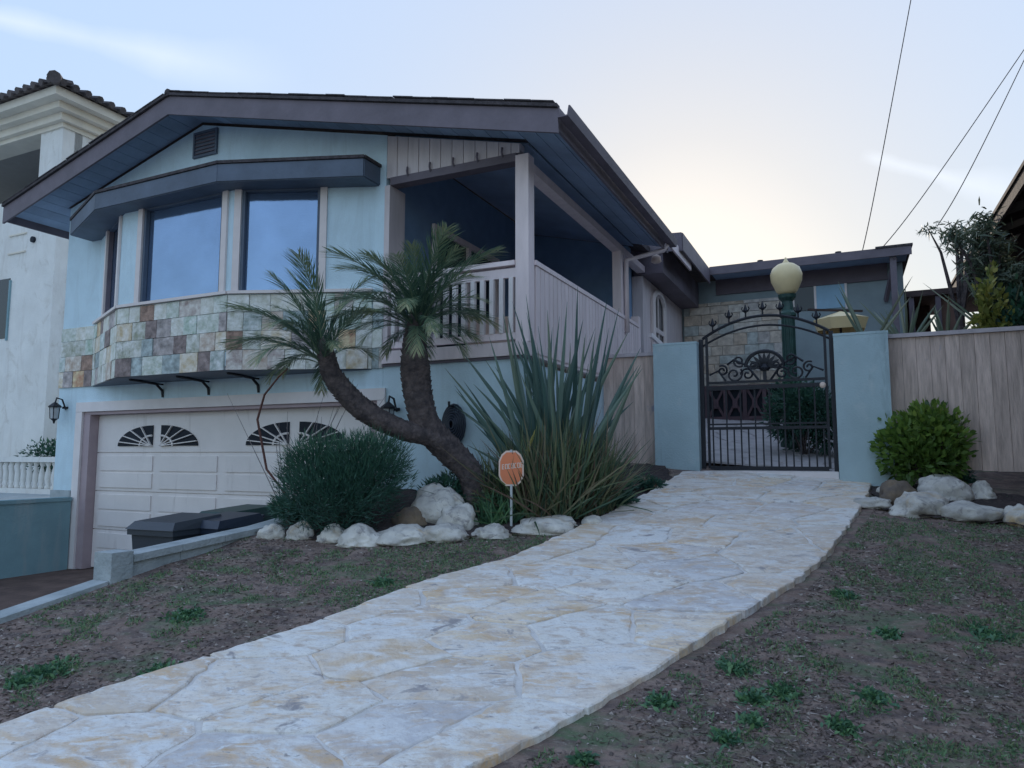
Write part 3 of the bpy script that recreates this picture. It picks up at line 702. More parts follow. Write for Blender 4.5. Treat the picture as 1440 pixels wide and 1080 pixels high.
for i in range(NS):
    for k in range(nt_ + 1): b.v.append(path_pt(cum[i], PW * k / nt_))
w_ = nt_ + 1
b.f = [(i * w_ + k, (i + 1) * w_ + k, (i + 1) * w_ + k + 1, i * w_ + k + 1) for i in range(NS - 1) for k in range(nt_)]
for k, rev in ((0, False), (nt_, True)):
    o = len(b.v)
    for i in range(NS): x, y, z = b.v[i * w_ + k]; b.v.append((x, y, z - .14))
    for i in range(NS - 1):
        q = (i * w_ + k, o + i, o + i + 1, (i + 1) * w_ + k); b.f.append(q[::-1] if rev else q)
path = b.build('path', M_mortar, None, smooth=False); path['kind'] = 'structure'
def clip(poly, n, c):
    o = []
    for i in range(len(poly)):
        a, b = poly[i], poly[(i + 1) % len(poly)]; da = a[0] * n[0] + a[1] * n[1] - c; db = b[0] * n[0] + b[1] * n[1] - c
        if da <= 0: o.append(a)
        if (da < 0) != (db < 0) and abs(da - db) > 1e-12:
            t = da / (da - db); o.append((a[0] + (b[0] - a[0]) * t, a[1] + (b[1] - a[1]) * t))
    return o
def voronoi(seeds, x0, x1, y0, y1, gap):
    for i, s in enumerate(seeds):
        poly = [(x0, y0), (x1, y0), (x1, y1), (x0, y1)]
        for j, q in enumerate(seeds):
            if i == j: continue
            dx, dy = q[0] - s[0], q[1] - s[1]; dd = math.hypot(dx, dy)
            if dd > 2.4: continue
            poly = clip(poly, (dx / dd, dy / dd), (dx * (q[0] + s[0]) + dy * (q[1] + s[1])) / 2 / dd - gap)
            if len(poly) < 3: break
        if len(poly) >= 3: yield s, poly
rg = random.Random(11); seeds = []
tries = 0
while tries < 6000:
    tries += 1; q = (rg.uniform(0, PLEN), rg.uniform(.0, PW)); md = .37
    if all(math.hypot((q[0] - s[0]) * .72, q[1] - s[1]) > md for s in seeds): seeds.append(q)
def stone_mesh(poly, fn, th, jag=.012, nm='flagstone', m=M_flag, rough_h=.006):
    # subdivide the outline and roughen it, dome the top a little
    pts = []
    for i in range(len(poly)):
        a, b = poly[i], poly[(i + 1) % len(poly)]; n = max(1, int(math.hypot(a[0] - b[0], a[1] - b[1]) / .07))
        for k in range(n):
            f = k / n; x, y = a[0] + (b[0] - a[0]) * f, a[1] + (b[1] - a[1]) * f
            pts.append((x + rg.uniform(-jag, jag), y + rg.uniform(-jag, jag)))
    cx = sum(p[0] for p in pts) / len(pts); cy = sum(p[1] for p in pts) / len(pts); n = len(pts)
    b = MB(); vs = []
    tilt = (rg.uniform(-.008, .008), rg.uniform(-.008, .008)); lift = rg.uniform(-.003, .006)
    for (sc, dz) in ((1, -th), (1, -.006), (.965, .0), (.6, .002), (.25, .002)):
        for p in pts:
            x, y = cx + (p[0] - cx) * sc, cy + (p[1] - cy) * sc
            h = lift + tilt[0] * (x - cx) + tilt[1] * (y - cy) + (noise.noise(Vector((x * 6, y * 6, 2))) * rough_h if dz > -.005 else 0)
            vs.append(fn(x, y, dz + (h if dz > -th * .9 else 0)))
    fs = [(j * n + i, j * n + (i + 1) % n, (j + 1) * n + (i + 1) % n, (j + 1) * n + i) for j in range(4) for i in range(n)]
    fs.append(tuple(4 * n + i for i in range(n)))
    b.add(vs, fs); return b
for s, poly in voronoi(seeds, .0, PLEN, -.01, PW + .01, .010):
    stone_mesh(poly, lambda x, y, z: path_pt(x, y, .010 + z), .06 if min(s[1], PW - s[1]) < .4 else .025).build('flagstone', M_flagedge if (min(s[1], PW - s[1]) < .33 and rg.random() < .20) or rg.random() < .03 else M_flag, path, smooth=False)
GV = 2.56
# courtyard paving beyond the gate
def cz(X, Y): return T(X, Y) + .05
ct = sheet('courtyard_paving', axis(6.8, 10.1, 6.8, 10.1, .3), axis(GV + .22, W0 - .07, GV + .22, W0 - .07, .2), cz, M_court)
rg = random.Random(5); seeds = []
for _ in range(3000):
    q = (rg.uniform(7.2, 10.0), rg.uniform(GV + .25, 7.3))
    if all(math.hypot(q[0] - s[0], q[1] - s[1]) > .42 for s in seeds): seeds.append(q)
def cpt(x, y, z):
    X, Y = hw(x, y); return (X, Y, cz(X, Y) + .015 + z)
for s, poly in voronoi(seeds, 7.2, 10.0, GV + .25, 7.3, .012):
    stone_mesh(poly, cpt, .02).build('flagstone', M_court, ct)

# ------------------------------------------------------------------ gate, pillars, fences
def pillar(u0, u1, z0, z1, label):
    r = hframe('gate_pillar', (u0 + u1) / 2, GV, z0, label=label, cat='pillar', group='pillars either side of the gate')
    w = (u1 - u0) / 2; n = 8; hb = (z1 - z0 + .25) / n
    box('body', M_teal2, r, -w, w, -.2, .2, -.25, z1 - z0 - .03)
    box('cap', M_teal2, r, -w - .004, w + .004, -.204, .204, z1 - z0 - .029, z1 - z0)
M_teal2 = mat('pillar_teal_paint', (.42, .55, .59), .85, .08, 2, .3, 50)
pillar(7.50, 8.05, 1.22, 2.92, 'teal square pillar on the left side of the iron gate')
pillar(9.61, 10.17, 1.22, 2.90, 'teal square pillar on the right side of the iron gate')
add_stain(M_teal2, (.30, .40, .43), 5, .55, .72, 66, streak=True)
add_stain(M_teal2, (.50, .60, .62), 3, .56, .7, 76)
def fence(u0, u1, ztop, zbot, label):
    r = hframe('board_fence', u0, GV, 0, label=label, cat='fence', group='board fences beside the gate pillars')
    ln = u1 - u0
    MB().beam((0, .05, ztop - .25), (ln, .05, ztop - .25), .05, .09).build('rail', M_fence, r)
    MB().beam((0, .05, zbot + .25), (ln, .05, zbot + .25), .05, .09).build('rail', M_fence, r)
    box('cap', M_rail, r, 0, ln, -.05, .09, ztop - .045, ztop)
    s = 0
    while s < ln - .02:
        w = min(.138, ln - s)
        box('board', M_fence, r, s + .0006, s + w - .0006, -.012 - random.uniform(0, .006), .02, zbot + random.uniform(0, .02), ztop - .047)
        s += .14
fence(6.77, 7.495, 2.84, 1.28, 'weathered tan board fence between the house and left gate pillar')
fence(10.175, 14.2, 2.875, 1.32, 'long weathered grey brown board fence right of the gate')
g = hframe('iron_gate', 8.055, GV - .03, 1.30, label='black wrought iron gate with arched finials and fan scrollwork', cat='gate')
GW = 1.55
def gb(p0, p1, w=.022, name='bar'): return MB().beam(p0, p1, w, w).build(name, M_iron, g)
for x in (.02, GW - .02): gb((x, 0, .0), (x, 0, 1.66), .05, 'stile')
for x in (.09, GW - .09): gb((x, 0, .04), (x, 0, 1.68), .03, 'stile')
for z, w in ((.04, .05), (.53, .035), (.58, .02), (1.03, .045), (1.10, .03)): gb((.1, 0, z), (GW - .1, 0, z), w, 'rail')
def arc(z0, rise, n=20): return [(x, 0, z0 + rise * (1 - ((x - GW / 2) / (GW / 2)) ** 2)) for x in [.04 + (GW - .08) * i / n for i in range(n + 1)]]
MB().tube(arc(1.64, .27), .018, 6).build('arch_rail', M_iron, g); MB().tube(arc(1.55, .24), .013, 6).build('arch_rail', M_iron, g)
n = 16
for i in range(n):
    x = .1 + (GW - .2) * (i + .5) / n
    gb((x, 0, .06), (x, 0, .52 if i % 2 else 1.01), .017)
for i in range(7):
    x = .17 + i * (GW - .34) / 6; z = 1.64 + .27 * (1 - ((x - GW / 2) / (GW / 2)) ** 2)
    b = MB(); b.tube([(x, 0, z), (x, 0, z + .07)], .01, 6); b.lathe([(.008, 0), (.03, .035), (.022, .06), (.003, .12)], 8, (x, 0, z + .06))
    for s in (-1, 1): b.tube([(x, 0, z + .075), (x + s * .03, 0, z + .09), (x + s * .045, 0, z + .12), (x + s * .035, 0, z + .145)], .008, 5)
    b.build('finial', M_iron, g)
def spiral(cx, cz_, r0, turns, a0, sgn):
    return [(cx + sgn * r0 * (1 - .8 * t) * math.cos(a0 + turns * 2 * math.pi * t), 0, cz_ + r0 * (1 - .8 * t) * math.sin(a0 + turns * 2 * math.pi * t)) for t in [i / 26 for i in range(27)]]
for s in (-1, 1):
    for (cx, cz_, r0, a0) in ((.20, 1.19, .08, 0), (.36, 1.20, .10, 2.5), (.50, 1.25, .07, 1), (.30, 1.36, .075, 4), (.13, 1.30, .05, 3)):
        MB().tube(spiral(GW / 2 + s * cx, cz_, r0, 1.4, a0, s), .013, 5).build('scroll', M_iron, g)
    MB().tube([(GW / 2 + s * .06, 0, 1.1), (GW / 2 + s * .2, 0, 1.30), (GW / 2 + s * .36, 0, 1.38), (GW / 2 + s * .44, 0, 1.32)], .015, 5).build('scroll', M_iron, g)
    MB().tube([(GW / 2 + s * .46, 0, 1.12), (GW / 2 + s * .55, 0, 1.25), (GW / 2 + s * .66, 0, 1.2)], .013, 5).build('scroll', M_iron, g)
# fan motif
b = MB(); cx, c0 = GW / 2, 1.28
b.tube([(cx + .22 * math.cos(t), 0, c0 + .19 * math.sin(t)) for t in [i * math.pi / 14 for i in range(15)]], .022, 6)
b.build('fan_arch', M_iron, g)
for i in range(9):
    t = math.pi * (i + .5) / 9; MB().blade((cx, -.003, c0 - .02), (math.cos(t), 0, math.sin(t)), .21, .05, 0, 3, side=(-math.sin(t), 0, math.cos(t))).build('fan_leaf', M_iron, g)
MB().lathe([(.05, -.03), (.07, 0), (.03, .05)], 12, (cx, 0, c0 - .02)).build('fan_boss', M_iron, g)
gb((cx, 0, 1.1), (cx, 0, 1.28), .04)
lk = MB().lathe([(.012, -.03), (.035, -.02), (.035, .02), (.012, .03)], 14, (0, 0, 0)).build('lock', M_signw, g, smooth=True); lk.location = (GW - .13, -.04, 1.02); lk.rotation_euler = (R(90), 0, 0)
gs = hframe('gate_sill', 8.055, GV - .16, 1.24, label='pale concrete threshold across the foot of the gate', cat='sill'); box('sill_slab', M_trim, gs, 0, 1.55, 0, .37, -.1, .07)

# ------------------------------------------------------------------ courtyard: lamp post, lattice, parasol
lx = at_depth(1110, 500, 10.3)
lp = empty('lamp_post', (lx.x, lx.y, T(lx.x, lx.y) + .05), 0, 'green fluted iron lamp post with cream acorn globe behind the gate', 'lamp post')
zt = 1.5 + (640 - 412) / 1000 * 10.3 - lp.location.z
MB().lathe([(.17, 0), (.17, .08), (.13, .12), (.12, .4), (.09, .46), (.085, zt - .35), (.12, zt - .32), (.12, zt - .28), (.09, zt - .24), (.075, zt - .1), (.12, zt - .05), (.13, zt)], 12).build('pole', M_green, lp)
for k in range(10):
    a = k * math.pi / 5; MB().tube([(.088 * math.cos(a), .088 * math.sin(a), .48), (.083 * math.cos(a), .083 * math.sin(a), zt - .36)], .014, 5).build('flute', M_green, lp)
MB().lathe([(.10, 0), (.15, .05), (.215, .2), (.225, .31), (.19, .40), (.12, .455), (.05, .48)], 20, (0, 0, zt + .002)).build('globe', M_globe, lp, smooth=True)
MB().lathe([(.05, 0), (.03, .03), (.01, .08)], 10, (0, 0, zt + .485)).build('finial', M_globe, lp)
ls = hframe('lattice_screen', 6.95, 7.3, T(*hw(7.5, 7.3)) + .04, label='low plum brown screen of crossed squares behind the gate', cat='screen')
LW = 2.1; LH = .62
for z in (.03, LH): MB().beam((0, 0, z), (LW, 0, z), .08, .07).build('rail', M_lattice, ls)
for i in range(7):
    x = i * LW / 6; MB().beam((x, 0, .065), (x, 0, LH - .035), .06, .07).build('stile', M_lattice, ls)
    if i < 6:
        x1 = x + LW / 6
        MB().beam((x + .04, 0, .07), (x1 - .04, 0, LH - .04), .03, .045).build('brace', M_lattice, ls); MB().beam((x + .04, .012, LH - .04), (x1 - .04, .012, .07), .03, .045).build('brace', M_lattice, ls)
        box('block', M_lattice, ls, x + .13, x1 - .13, -.03, .03, LH / 2 - .09, LH / 2 + .09)
box('back_panel', M_dark, ls, 0, LW, .05, .07, .0, LH)
px_ = at_depth(1182, 455, 11)
ps = empty('patio_parasol', (px_.x, px_.y, T(px_.x, px_.y) + .05), 0, 'low cream patio parasol showing over the right gate pillar', 'parasol')
hz_ = px_.z - ps.location.z
b = MB(); nn = 8
b.add([(0, 0, hz_ + .2)] + [(.42 * math.cos(k * math.pi / 4), .42 * math.sin(k * math.pi / 4), hz_ + .05) for k in range(8)] + [(.36 * math.cos(k * math.pi / 4), .36 * math.sin(k * math.pi / 4), hz_ - .12) for k in range(8)],
      [(0, 1 + k, 1 + (k + 1) % 8) for k in range(8)] + [(1 + k, 9 + k, 9 + (k + 1) % 8, 1 + (k + 1) % 8) for k in range(8)])
b.build('canopy', M_globe, ps); MB().tube([(0, 0, 0), (0, 0, hz_ + .2)], .02, 8).build('pole', M_brownwood, ps); MB().beam((-.5, 0, hz_ + .22), (.35, 0, hz_ + .2), .04, .03).build('rib', M_brownwood, ps)

# ------------------------------------------------------------------ neighbour house on the left
NV = 2.35
def nu(v, base=-4.2): return base
nh = hframe('neighbour_house', -4.9, NV, .84, label='white plaster house with clay tile roof behind the balustrade', cat='house')
# local x = u + 4.9, y = v - NV, z = Z - .84 ; corner at x = 0
NZ = 6.16     # parapet level
def nbox(name, m, *a, **k): return box(name, m, nh, *a, **k)
nbox('wall', M_white, -9, 0, 0, .25, 0, NZ); nbox('wall', M_white, -.25, 0, .252, 9, 0, 8.07)
nbox('wall', M_white, -9, -.252, 2.4, 2.6, NZ - .2, 8.07)
nbox('balcony_floor', M_white, -9, -.252, .252, 2.398, NZ - .25, NZ - .12)
nbox('balcony_ceiling', mat('balcony_ceiling', (.30, .29, .28), .9, .05), -9, -.46, .46, 2.3, 7.60, 7.68)
nbox('column', M_white, -.74, -.0, -.0, .42, NZ + .002, 7.5)
for (e, z0, z1) in ((.04, 7.50, 7.60), (.14, 7.602, 7.76), (.30, 7.762, 7.90), (.50, 7.902, 8.08)):
    b = MB()
    b.box(-9.4, e, -e, .44, z0, z1); b.build('cornice', M_cream, nh)
    MB().box(-.44, e, .442, 9, z0, z1).build('cornice', M_cream, nh)
nbox('recess_shade_panel', mat('recess_shade_teal', (.02, .06, .07), .5, .1), -5.0, -.7, 2.36, 2.398, NZ - .1, 7.6)  # dark teal sheet put in as the shade inside the balcony recess
nr = MB().add([(-9.4, -.6, 8.085), (.6, -.6, 8.085), (.6, 9, 8.085), (-4.4, 4.4, 9.45), (-9.4, 4.4, 9.45), (-4.4, 9, 9.45)], [(0, 1, 3, 4), (1, 2, 5, 3)]).build('roof', M_clay, nh)
for k in range(38):
    x = .5 - k * .26; MB().tube([(x, -.66, 8.12), (x, -.2, 8.24)], .075, 7).build('roof_tile', M_clay, nr)
for k in range(34):
    y = -.45 + k * .26; MB().tube([(.66, y, 8.12), (.2, y, 8.24)], .075, 7).build('roof_tile', M_clay, nr)
for k in range(9):
    a = k * .42; MB().tube([(.64 - a, -.64 + a, 8.15 + a * .268), (.64 - a - .5, -.64 + a + .5, 8.15 + (a + .5) * .268)], [.13, .10], 8).build('hip_tile', M_clay, nr)
MB().tube([(.52, 2.9, 7.95), (.1, 2.4, 7.3), (.06, 2.4, 6.5), (.06, 2.4, .1)], .045, 8).build('downspout', M_cream, nh)
nwz = 3.13
for x0 in (-2.42,):
    w_1 = nbox('window', M_glassdk, x0, x0 + .95, -.012, -.002, nwz, nwz + 1.3)
    MB().box(x0 - .05, x0, -.03, -.001, nwz - .05, nwz + 1.25).build('window_frame', M_tealwall, w_1); MB().box(x0 + .95, x0 + 1.0, -.03, -.001, nwz - .05, nwz + 1.25).build('window_frame', M_tealwall, w_1)
sc = MB().tube([(-.74, .0, 5.18), (-.74, -.05, 5.18)], .065, 10).build('scupper', M_dark, nh)
for zz in (4.95, 5.35): nbox('ledge', M_cream, -1.6, -1.0, -.03, -.001, zz, zz + .03)
# balustrade
bl = hframe('balustrade', -6.4, 1.15, .84, label='white balustrade on the wall beside the garage corner', cat='balustrade')
box('plinth', M_white, bl, 0, 5.4, -.1, .1, 0, .08); box('top_rail', M_white, bl, 0, 5.4, -.09, .09, .54, .63)
for k in range(32):
    MB().lathe([(.045, 0), (.045, .04), (.025, .07), (.05, .17), (.045, .25), (.022, .38), (.04, .42), (.045, .46)], 8, (.09 + k * .17, 0, .08)).build('baluster', M_white, bl, smooth=True)

# ------------------------------------------------------------------ neighbour on the right, shelter, wires
rn = hframe('neighbour_house', 12.0, 4.0, 1.0, label='dark brown timber house with steep eave at the right edge', cat='house')
# eave line at local x = 0, running back
EZ = 4.28
MB().box(-.02, .02, -9, 9, EZ - .18, EZ).build('fascia', M_brownwood, rn)
b = MB(); b.add([(-.05, -9.1, EZ + .005), (6, -9.1, EZ + 2.2), (6, 9.1, EZ + 2.2), (-.05, 9.1, EZ + .005), (-.05, -9.1, EZ + .06), (6, -9.1, EZ + 2.26), (6, 9.1, EZ + 2.26), (-.05, 9.1, EZ + .06)],
    [(3, 2, 1, 0), (4, 5, 6, 7), (0, 1, 5, 4), (1, 2, 6, 5), (2, 3, 7, 6), (3, 0, 4, 7)]); b.build('roof', M_brownwood, rn)
box('wall', M_brownwood, rn, .72, .9, -8.5, 8.5, -.6, EZ + .2)
for k in range(40): box('board', M_brownwood, rn, .69, .719, -8.5 + k * .42, -8.5 + k * .42 + .39, -.5, EZ + .18)
for k in range(15): MB().beam((.02, -8 + k * 1.2, EZ - .08), (.7, -8 + k * 1.2, EZ + .15), .07, .12).build('rafter', M_brownwood, rn)
# low shelter roof between the wing and the neighbour
sp = at_depth(1300, 412, 15)
sh_ = empty('garden_shelter', (sp.x, sp.y, 2.3), -AZ, 'low dark roofed shelter beyond the wing, left of the neighbour roof', 'shelter')
hz2 = sp.z - 2.3
box('roof', M_brownwood, sh_, -.9, 1.6, 0, 2.5, hz2 - .06, hz2 + .07)
for x in (-.85, -.3, .2, 1.2): box('post', M_fascia, sh_, x, x + .1, .05, .15, 0, hz2 - .062)
box('back_panel', M_brownwood, sh_, -.9, .2, 1.2, 1.25, 0, hz2 - .062); box('back_panel', mat('terracotta_panel', (.30, .19, .16), .9, .2, 2), sh_, .3, .75, .3, .35, hz2 - .9, hz2 - .1)
for i, (p, q) in enumerate((((1208, 372, 30), (1292, -60, 6)), ((1228, 362, 30), (1500, -18, 6)), ((1318, 318, 28), (1500, -40, 6.5)))):
    a = at_depth(*p); c = at_depth(*q); pts = [a.lerp(c, k / 16) - Vector((0, 0, .18 * math.sin(math.pi * k / 16))) for k in range(17)]
    w = MB().tube(pts, [.020 - .016 * k / 16 for k in range(17)], 5).build('power_line', M_cable)
    tag(w, ('black overhead wire nearest the house, rising steeply from the wing roof', 'middle overhead wire slanting up from the end of the wing roof', 'rightmost overhead wire rising from the tree beside the brown roof')[i], 'wire', 'overhead wires')

# ------------------------------------------------------------------ rocks
def rock(x, y, w, h, label, group, m=M_rock, yb=None, dep=.8):
    X, Y = lawn_at(x, y); sc_ = Y / 1000; W = w * sc_; Hh = h * sc_
    import bmesh
    bm = bmesh.new(); bmesh.ops.create_icosphere(bm, subdivisions=4, radius=1)
    sd_ = random.uniform(0, 100); rz = random.uniform(-.4, .4)
    for v in bm.verts:
        c = v.co.copy(); k = noise.noise(c * 1.0 + Vector((sd_, 0, 0))) * .34 - abs(noise.noise(c * 1.7 + Vector((sd_, 5, 0)))) * .22 + noise.noise(c * 4 + Vector((sd_, 5, 3))) * .12 + noise.noise(c * 9 + Vector((0, sd_, 0))) * .06 + .08
        c = c * (1 + k); c.z = c.z * .95 if c.z > 0 else c.z * .4
        v.co = (c.x * W * .52, c.y * W * .5 * dep, c.z * Hh * .74)
    me = bpy.data.meshes.new('boulder'); bm.to_mesh(me); bm.free(); me.materials.append(m)
    me.polygons.foreach_set('use_smooth', [True] * len(me.polygons))
    o = link('boulder', me, None, (X, Y + W * .4 * dep, T(X, Y) + Hh * .15), (0, 0, rz)); tag(o, label, 'boulder', group); return o
GL = 'white stones edging the planting bed'; GR = 'boulders below the right fence'
for x, y, w, h, l in [
    (378, 760, 38, 25, 'round white stone at the left end of the bed edging'), (420, 760, 36, 26, 'pinkish white stone under the round dark bush'),
    (463, 764, 40, 26, 'first of the touching flat stones right of the bush, greyer'), (503, 770, 62, 30, 'flat white stone in front of the dark bush'),
    (563, 768, 80, 28, 'wide cream stone in the middle of the bed edging'), (625, 764, 66, 28, 'long low white stone left of the sign post side gap'),
    (690, 760, 52, 24, 'white stone directly left of the orange sign post'), (768, 752, 96, 25, 'longest cream stone, right of the orange sign post'),
    (835, 742, 30, 18, 'small white stone at the path end of the edging')]: rock(x, y, w, h, l, GL)
rock(612, 738, 80, 62, 'large grey white boulder behind the edging stones', GL, dep=.7); rock(640, 748, 58, 40, 'white boulder leaning against the largest boulder', GL, dep=.7)
rock(577, 742, 44, 30, 'shaded grey stone left of the largest boulder', GL, M_rockdk); rock(778, 726, 38, 22, 'single pale stone lying in the bed behind the edging', GL)
for x, y, w, h, l in [(1308, 728, 82, 38, 'broad white boulder below the yellow green shrub'), (1340, 708, 66, 42, 'grey white boulder behind the broad one'),
    (1388, 736, 84, 30, 'flat white boulder at right of the row'), (1389, 704, 38, 28, 'small upright white boulder standing behind the flat one'),
    (1442, 742, 40, 34, 'white boulder at the right edge of the photo'), (1233, 716, 50, 18, 'small grey stone at the foot of the right pillar'), (1500, 745, 70, 36, 'pale boulder just outside the right edge')]: rock(x, y, w, h, l, GR)
rock(1274, 712, 52, 40, 'ochre brown boulder beside the right pillar', GR, M_rockdk); rock(1246, 696, 16, 16, 'small bright pebble against the right pillar', GR)
rock(905, 690, 40, 24, 'dark stone beside the path near the left pillar', GR, M_rockdk)

# ------------------------------------------------------------------ sign
sx, sy = lawn_at(719, 742); sy -= .03
sg = empty('yard_sign', (sx, sy, T(sx, sy) - .02), R(-6), 'orange octagonal yard sign with white lettering on a pale post', 'sign')
k_ = sy / 1000; pz = 112 * k_; MB().beam((0, .012, -.1), (0, .012, pz), .045, .02).build('post', M_galv, sg)
cy_ = (742 - 659) * k_ + .02; hw_, hh_ = 17.5 * k_, 24.5 * k_
def octo(a, b, y0, y1):
    pts = [(-a, -b * .42), (-a * .78, -b * .78), (-a * .42, -b), (a * .42, -b), (a * .78, -b * .78), (a, -b * .42), (a, b * .42), (a * .78, b * .78), (a * .42, b), (-a * .42, b), (-a * .78, b * .78), (-a, b * .42)]
    return MB().prism(pts, lambda p, k: (p[0], (y1, y0)[k], cy_ + p[1]))
octo(hw_, hh_, -.008, .0).build('sign_plate', M_signw, sg); octo(hw_ * .88, hh_ * .90, -.011, -.0085).build('sign_face', M_orange, sg)
b = MB()   # a slanting line of small white letter strokes, too blurred to read
for i in range(7):
    x = -hw_ * .74 + i * hw_ * .245; z = cy_ + .012 + i * .003
    b.box(x, x + .007, -.013, -.0115, z - .022, z + .022)
    for q in ((-.022, 0), (.016, 0), (-.003, 0))[: (2 if i % 3 else 3)]: b.box(x + .0072, x + hw_ * .17, -.013, -.0115, z + q[0], z + q[0] + .007)
    if i % 2: b.box(x + hw_ * .171, x + hw_ * .171 + .006, -.013, -.0115, z - .022, z + .022)
b.build('lettering', M_signw, sg)

# ------------------------------------------------------------------ palms
rp = random.Random(3)
def frond_mesh(droop, ln=1.0, n=62):
    b = MB(); random.seed(int(droop * 1000)); pts = []
    ang = 0
    x = z = 0; pts.append(Vector((0, 0, 0)))
    for i in range(12):
        ang = -droop * ((i + 1) / 12) ** 1.6; x += math.cos(ang) * ln / 12; z += math.sin(ang) * ln / 12; pts.append(Vector((x, 0, z)))
    b.tube(pts, [.011 * (1 - .85 * i / 12) for i in range(13)], 4, tone=.45)
    for i in range(n):
        t = .12 + .88 * i / n; f = t * 12; k = min(11, int(f)); p = pts[k].lerp(pts[k + 1], f - k); d = (pts[k + 1] - pts[k]).normalized()
        L_ = (.26 if t < .75 else .26 * (1 - (t - .75) * 2.6)) * (.55 + 1.2 * min(.4, t)) * random.uniform(.85, 1.1)
        for s in (-1, 1):
            dd = d * (.75 + .3 * t) + Vector((0, s, 0)) * random.uniform(.35, .62) + Vector((0, 0, 1)) * random.uniform(-.05, .32)
            b.blade(p, dd, L_, .0095, random.uniform(.15, .55), 3, tone=min(1, max(0, .02 + .70 * t ** 1.5 + random.uniform(-.15, .25))), side=(d.cross(dd)).cross(dd))
    return b.mesh('frond', L_palm)
fm = [frond_mesh(q) for q in (.5, .8, 1.1, 1.4, 1.7)]
PD = 6.75
def trunk(pts, name='trunk'):
    """pts: photo px x, y, width at depth PD -> bark-scarred tapering trunk"""
    c = [at_depth(x, y, PD + dy) for x, y, w, dy in pts]; r = [w / 2 * .86 * PD / 1000 for x, y, w, dy in pts]
    P_, R_ = [], []
    for i in range(len(c) - 1):
        a, b, e, d = c[max(0, i - 1)], c[i], c[i + 1], c[min(len(c) - 1, i + 2)]
        for k in range(10):
            f = k / 10; P_.append(.5 * ((2 * b) + (-a + e) * f + (2 * a - 5 * b + 4 * e - d) * f * f + (-a + 3 * b - 3 * e + d) * f ** 3)); R_.append(r[i] + (r[i + 1] - r[i]) * f)
    P_.append(c[-1]); R_.append(r[-1]); return P_, R_
base = at_depth(676, 728, PD)
pr = empty('pygmy_date_palm', (base.x, base.y, T(base.x, base.y) - .03), 0, 'two trunked palm with rough curved trunks leaning left in the bed', 'palm')
def build_trunk(P_, R_):
    P_ = [p - pr.location for p in P_]; b = MB(); random.seed(5)
    b.tube(P_, [q * .86 for q in R_], 14, jit=.06); t = b.build('trunk', M_bark, pr, smooth=True)
    sc = MB(); acc = 0; ph = 0
    for i in range(1, len(P_)):
        acc += (P_[i] - P_[i - 1]).length
        if acc < .034: continue
        acc = 0; ph += .5; d = (P_[i] - P_[i - 1]).normalized(); x = d.orthogonal().normalized(); y = d.cross(x); n = 11
        for k in range(n):
            a = 2 * math.pi * (k + ph) / n; rr = R_[i]; o = x * math.cos(a) + y * math.sin(a); tg = d.cross(o); hw2 = rr * .34
            c = P_[i] + o * rr * .82; e = rr * random.uniform(.05, .18)
            sc.add([c - tg * hw2, c - d * .028, c + tg * hw2, c + d * .024, c + o * e + d * .030], [(0, 1, 4), (1, 2, 4), (2, 3, 4), (3, 0, 4)])
    sc.build('leaf_scars', M_bark, t, kind='stuff')
tA = trunk([(672, 722, 42, 0), (655, 660, 38, 0), (612, 618, 37, -.05), (562, 603, 38, -.1), (508, 574, 42, -.1), (470, 532, 38, -.1), (459, 500, 32, -.1), (455, 480, 24, -.1)])
tB = trunk([(676, 735, 46, .03), (664, 670, 46, .03), (632, 634, 54, .03), (600, 598, 54, .0), (588, 556, 54, 0), (584, 520, 56, 0), (583, 480, 44, 0), (586, 458, 36, 0), (588, 440, 28, 0)])
build_trunk(*tA); build_trunk(*tB)
def crown(at, n, size, seed, lean=(0, 0)):
    q = random.Random(seed)
    for i in range(n):
        az = i * 2.399 + q.uniform(-.2, .2); f = i / n
        el = R(80) - f ** .9 * R(66) + q.uniform(-.1, .1)
        m = fm[min(4, int(f * 3.0 + q.uniform(0, 2.0)))]
        s = size * (.72 + .35 * math.sin(math.pi * min(1, f + .15))) * q.uniform(.88, 1.1)
        o = link('frond', m, pr, at - pr.location + Vector((0, 0, -.10 * f)), None)
        d = Vector((math.cos(az) * math.cos(el) + lean[0] * .35, math.sin(az) * math.cos(el), math.sin(el) + lean[1])).normalized()
        y = Vector((0, 0, 1)).cross(d); y = y.normalized() if y.length > .05 else Vector((math.sin(az), -math.cos(az), 0)); z = d.cross(y)
        M = Matrix((d, y, z)).transposed().to_4x4(); o.rotation_euler = M.to_euler(); o.scale = (s, s, s)
crown(tB[0][-1] - Vector((0, 0, .10)), 38, .95, 2, (-.1, .0))
crown(tA[0][-1] - Vector((0, 0, .14)), 20, .95, 9, (-1.2, .15))
random.seed(21)

# ------------------------------------------------------------------ flax, grasses and shrubs
def strap(p, d, ln, w, bend, m, par, tone, name='leaf'):
    d = Vector(d).normalized(); sd_ = d.cross(Vector((random.uniform(-.5, .5), 1, random.uniform(-.2, .2)))).normalized(); up = sd_.cross(d)
    b = MB(); vs = []; n = 8
    for i in range(n + 1):
        t = i / n; q = Vector(p) + d * ln * t + Vector((d.x * .3, d.y * .3, -1)) * bend * ln * t ** 2.2
        ww = w * .5 * min(1, .55 + t * 1.5) * (1 - max(0, t - .55) / .45) ** .8
        if i == n: ww = .001
        vs += [q - sd_ * ww, q - up * ww * .35, q + sd_ * ww]
    fs = []
    for i in range(n):
        for k in (0, 1): fs.append((3 * i + k, 3 * i + k + 1, 3 * i + 4 + k, 3 * i + 3 + k))
    b.add(vs, fs); b.t = [min(1, max(0, tone + (i // 3) / n * .25)) for i in range(len(vs))]
    return b.build(name, m, par)
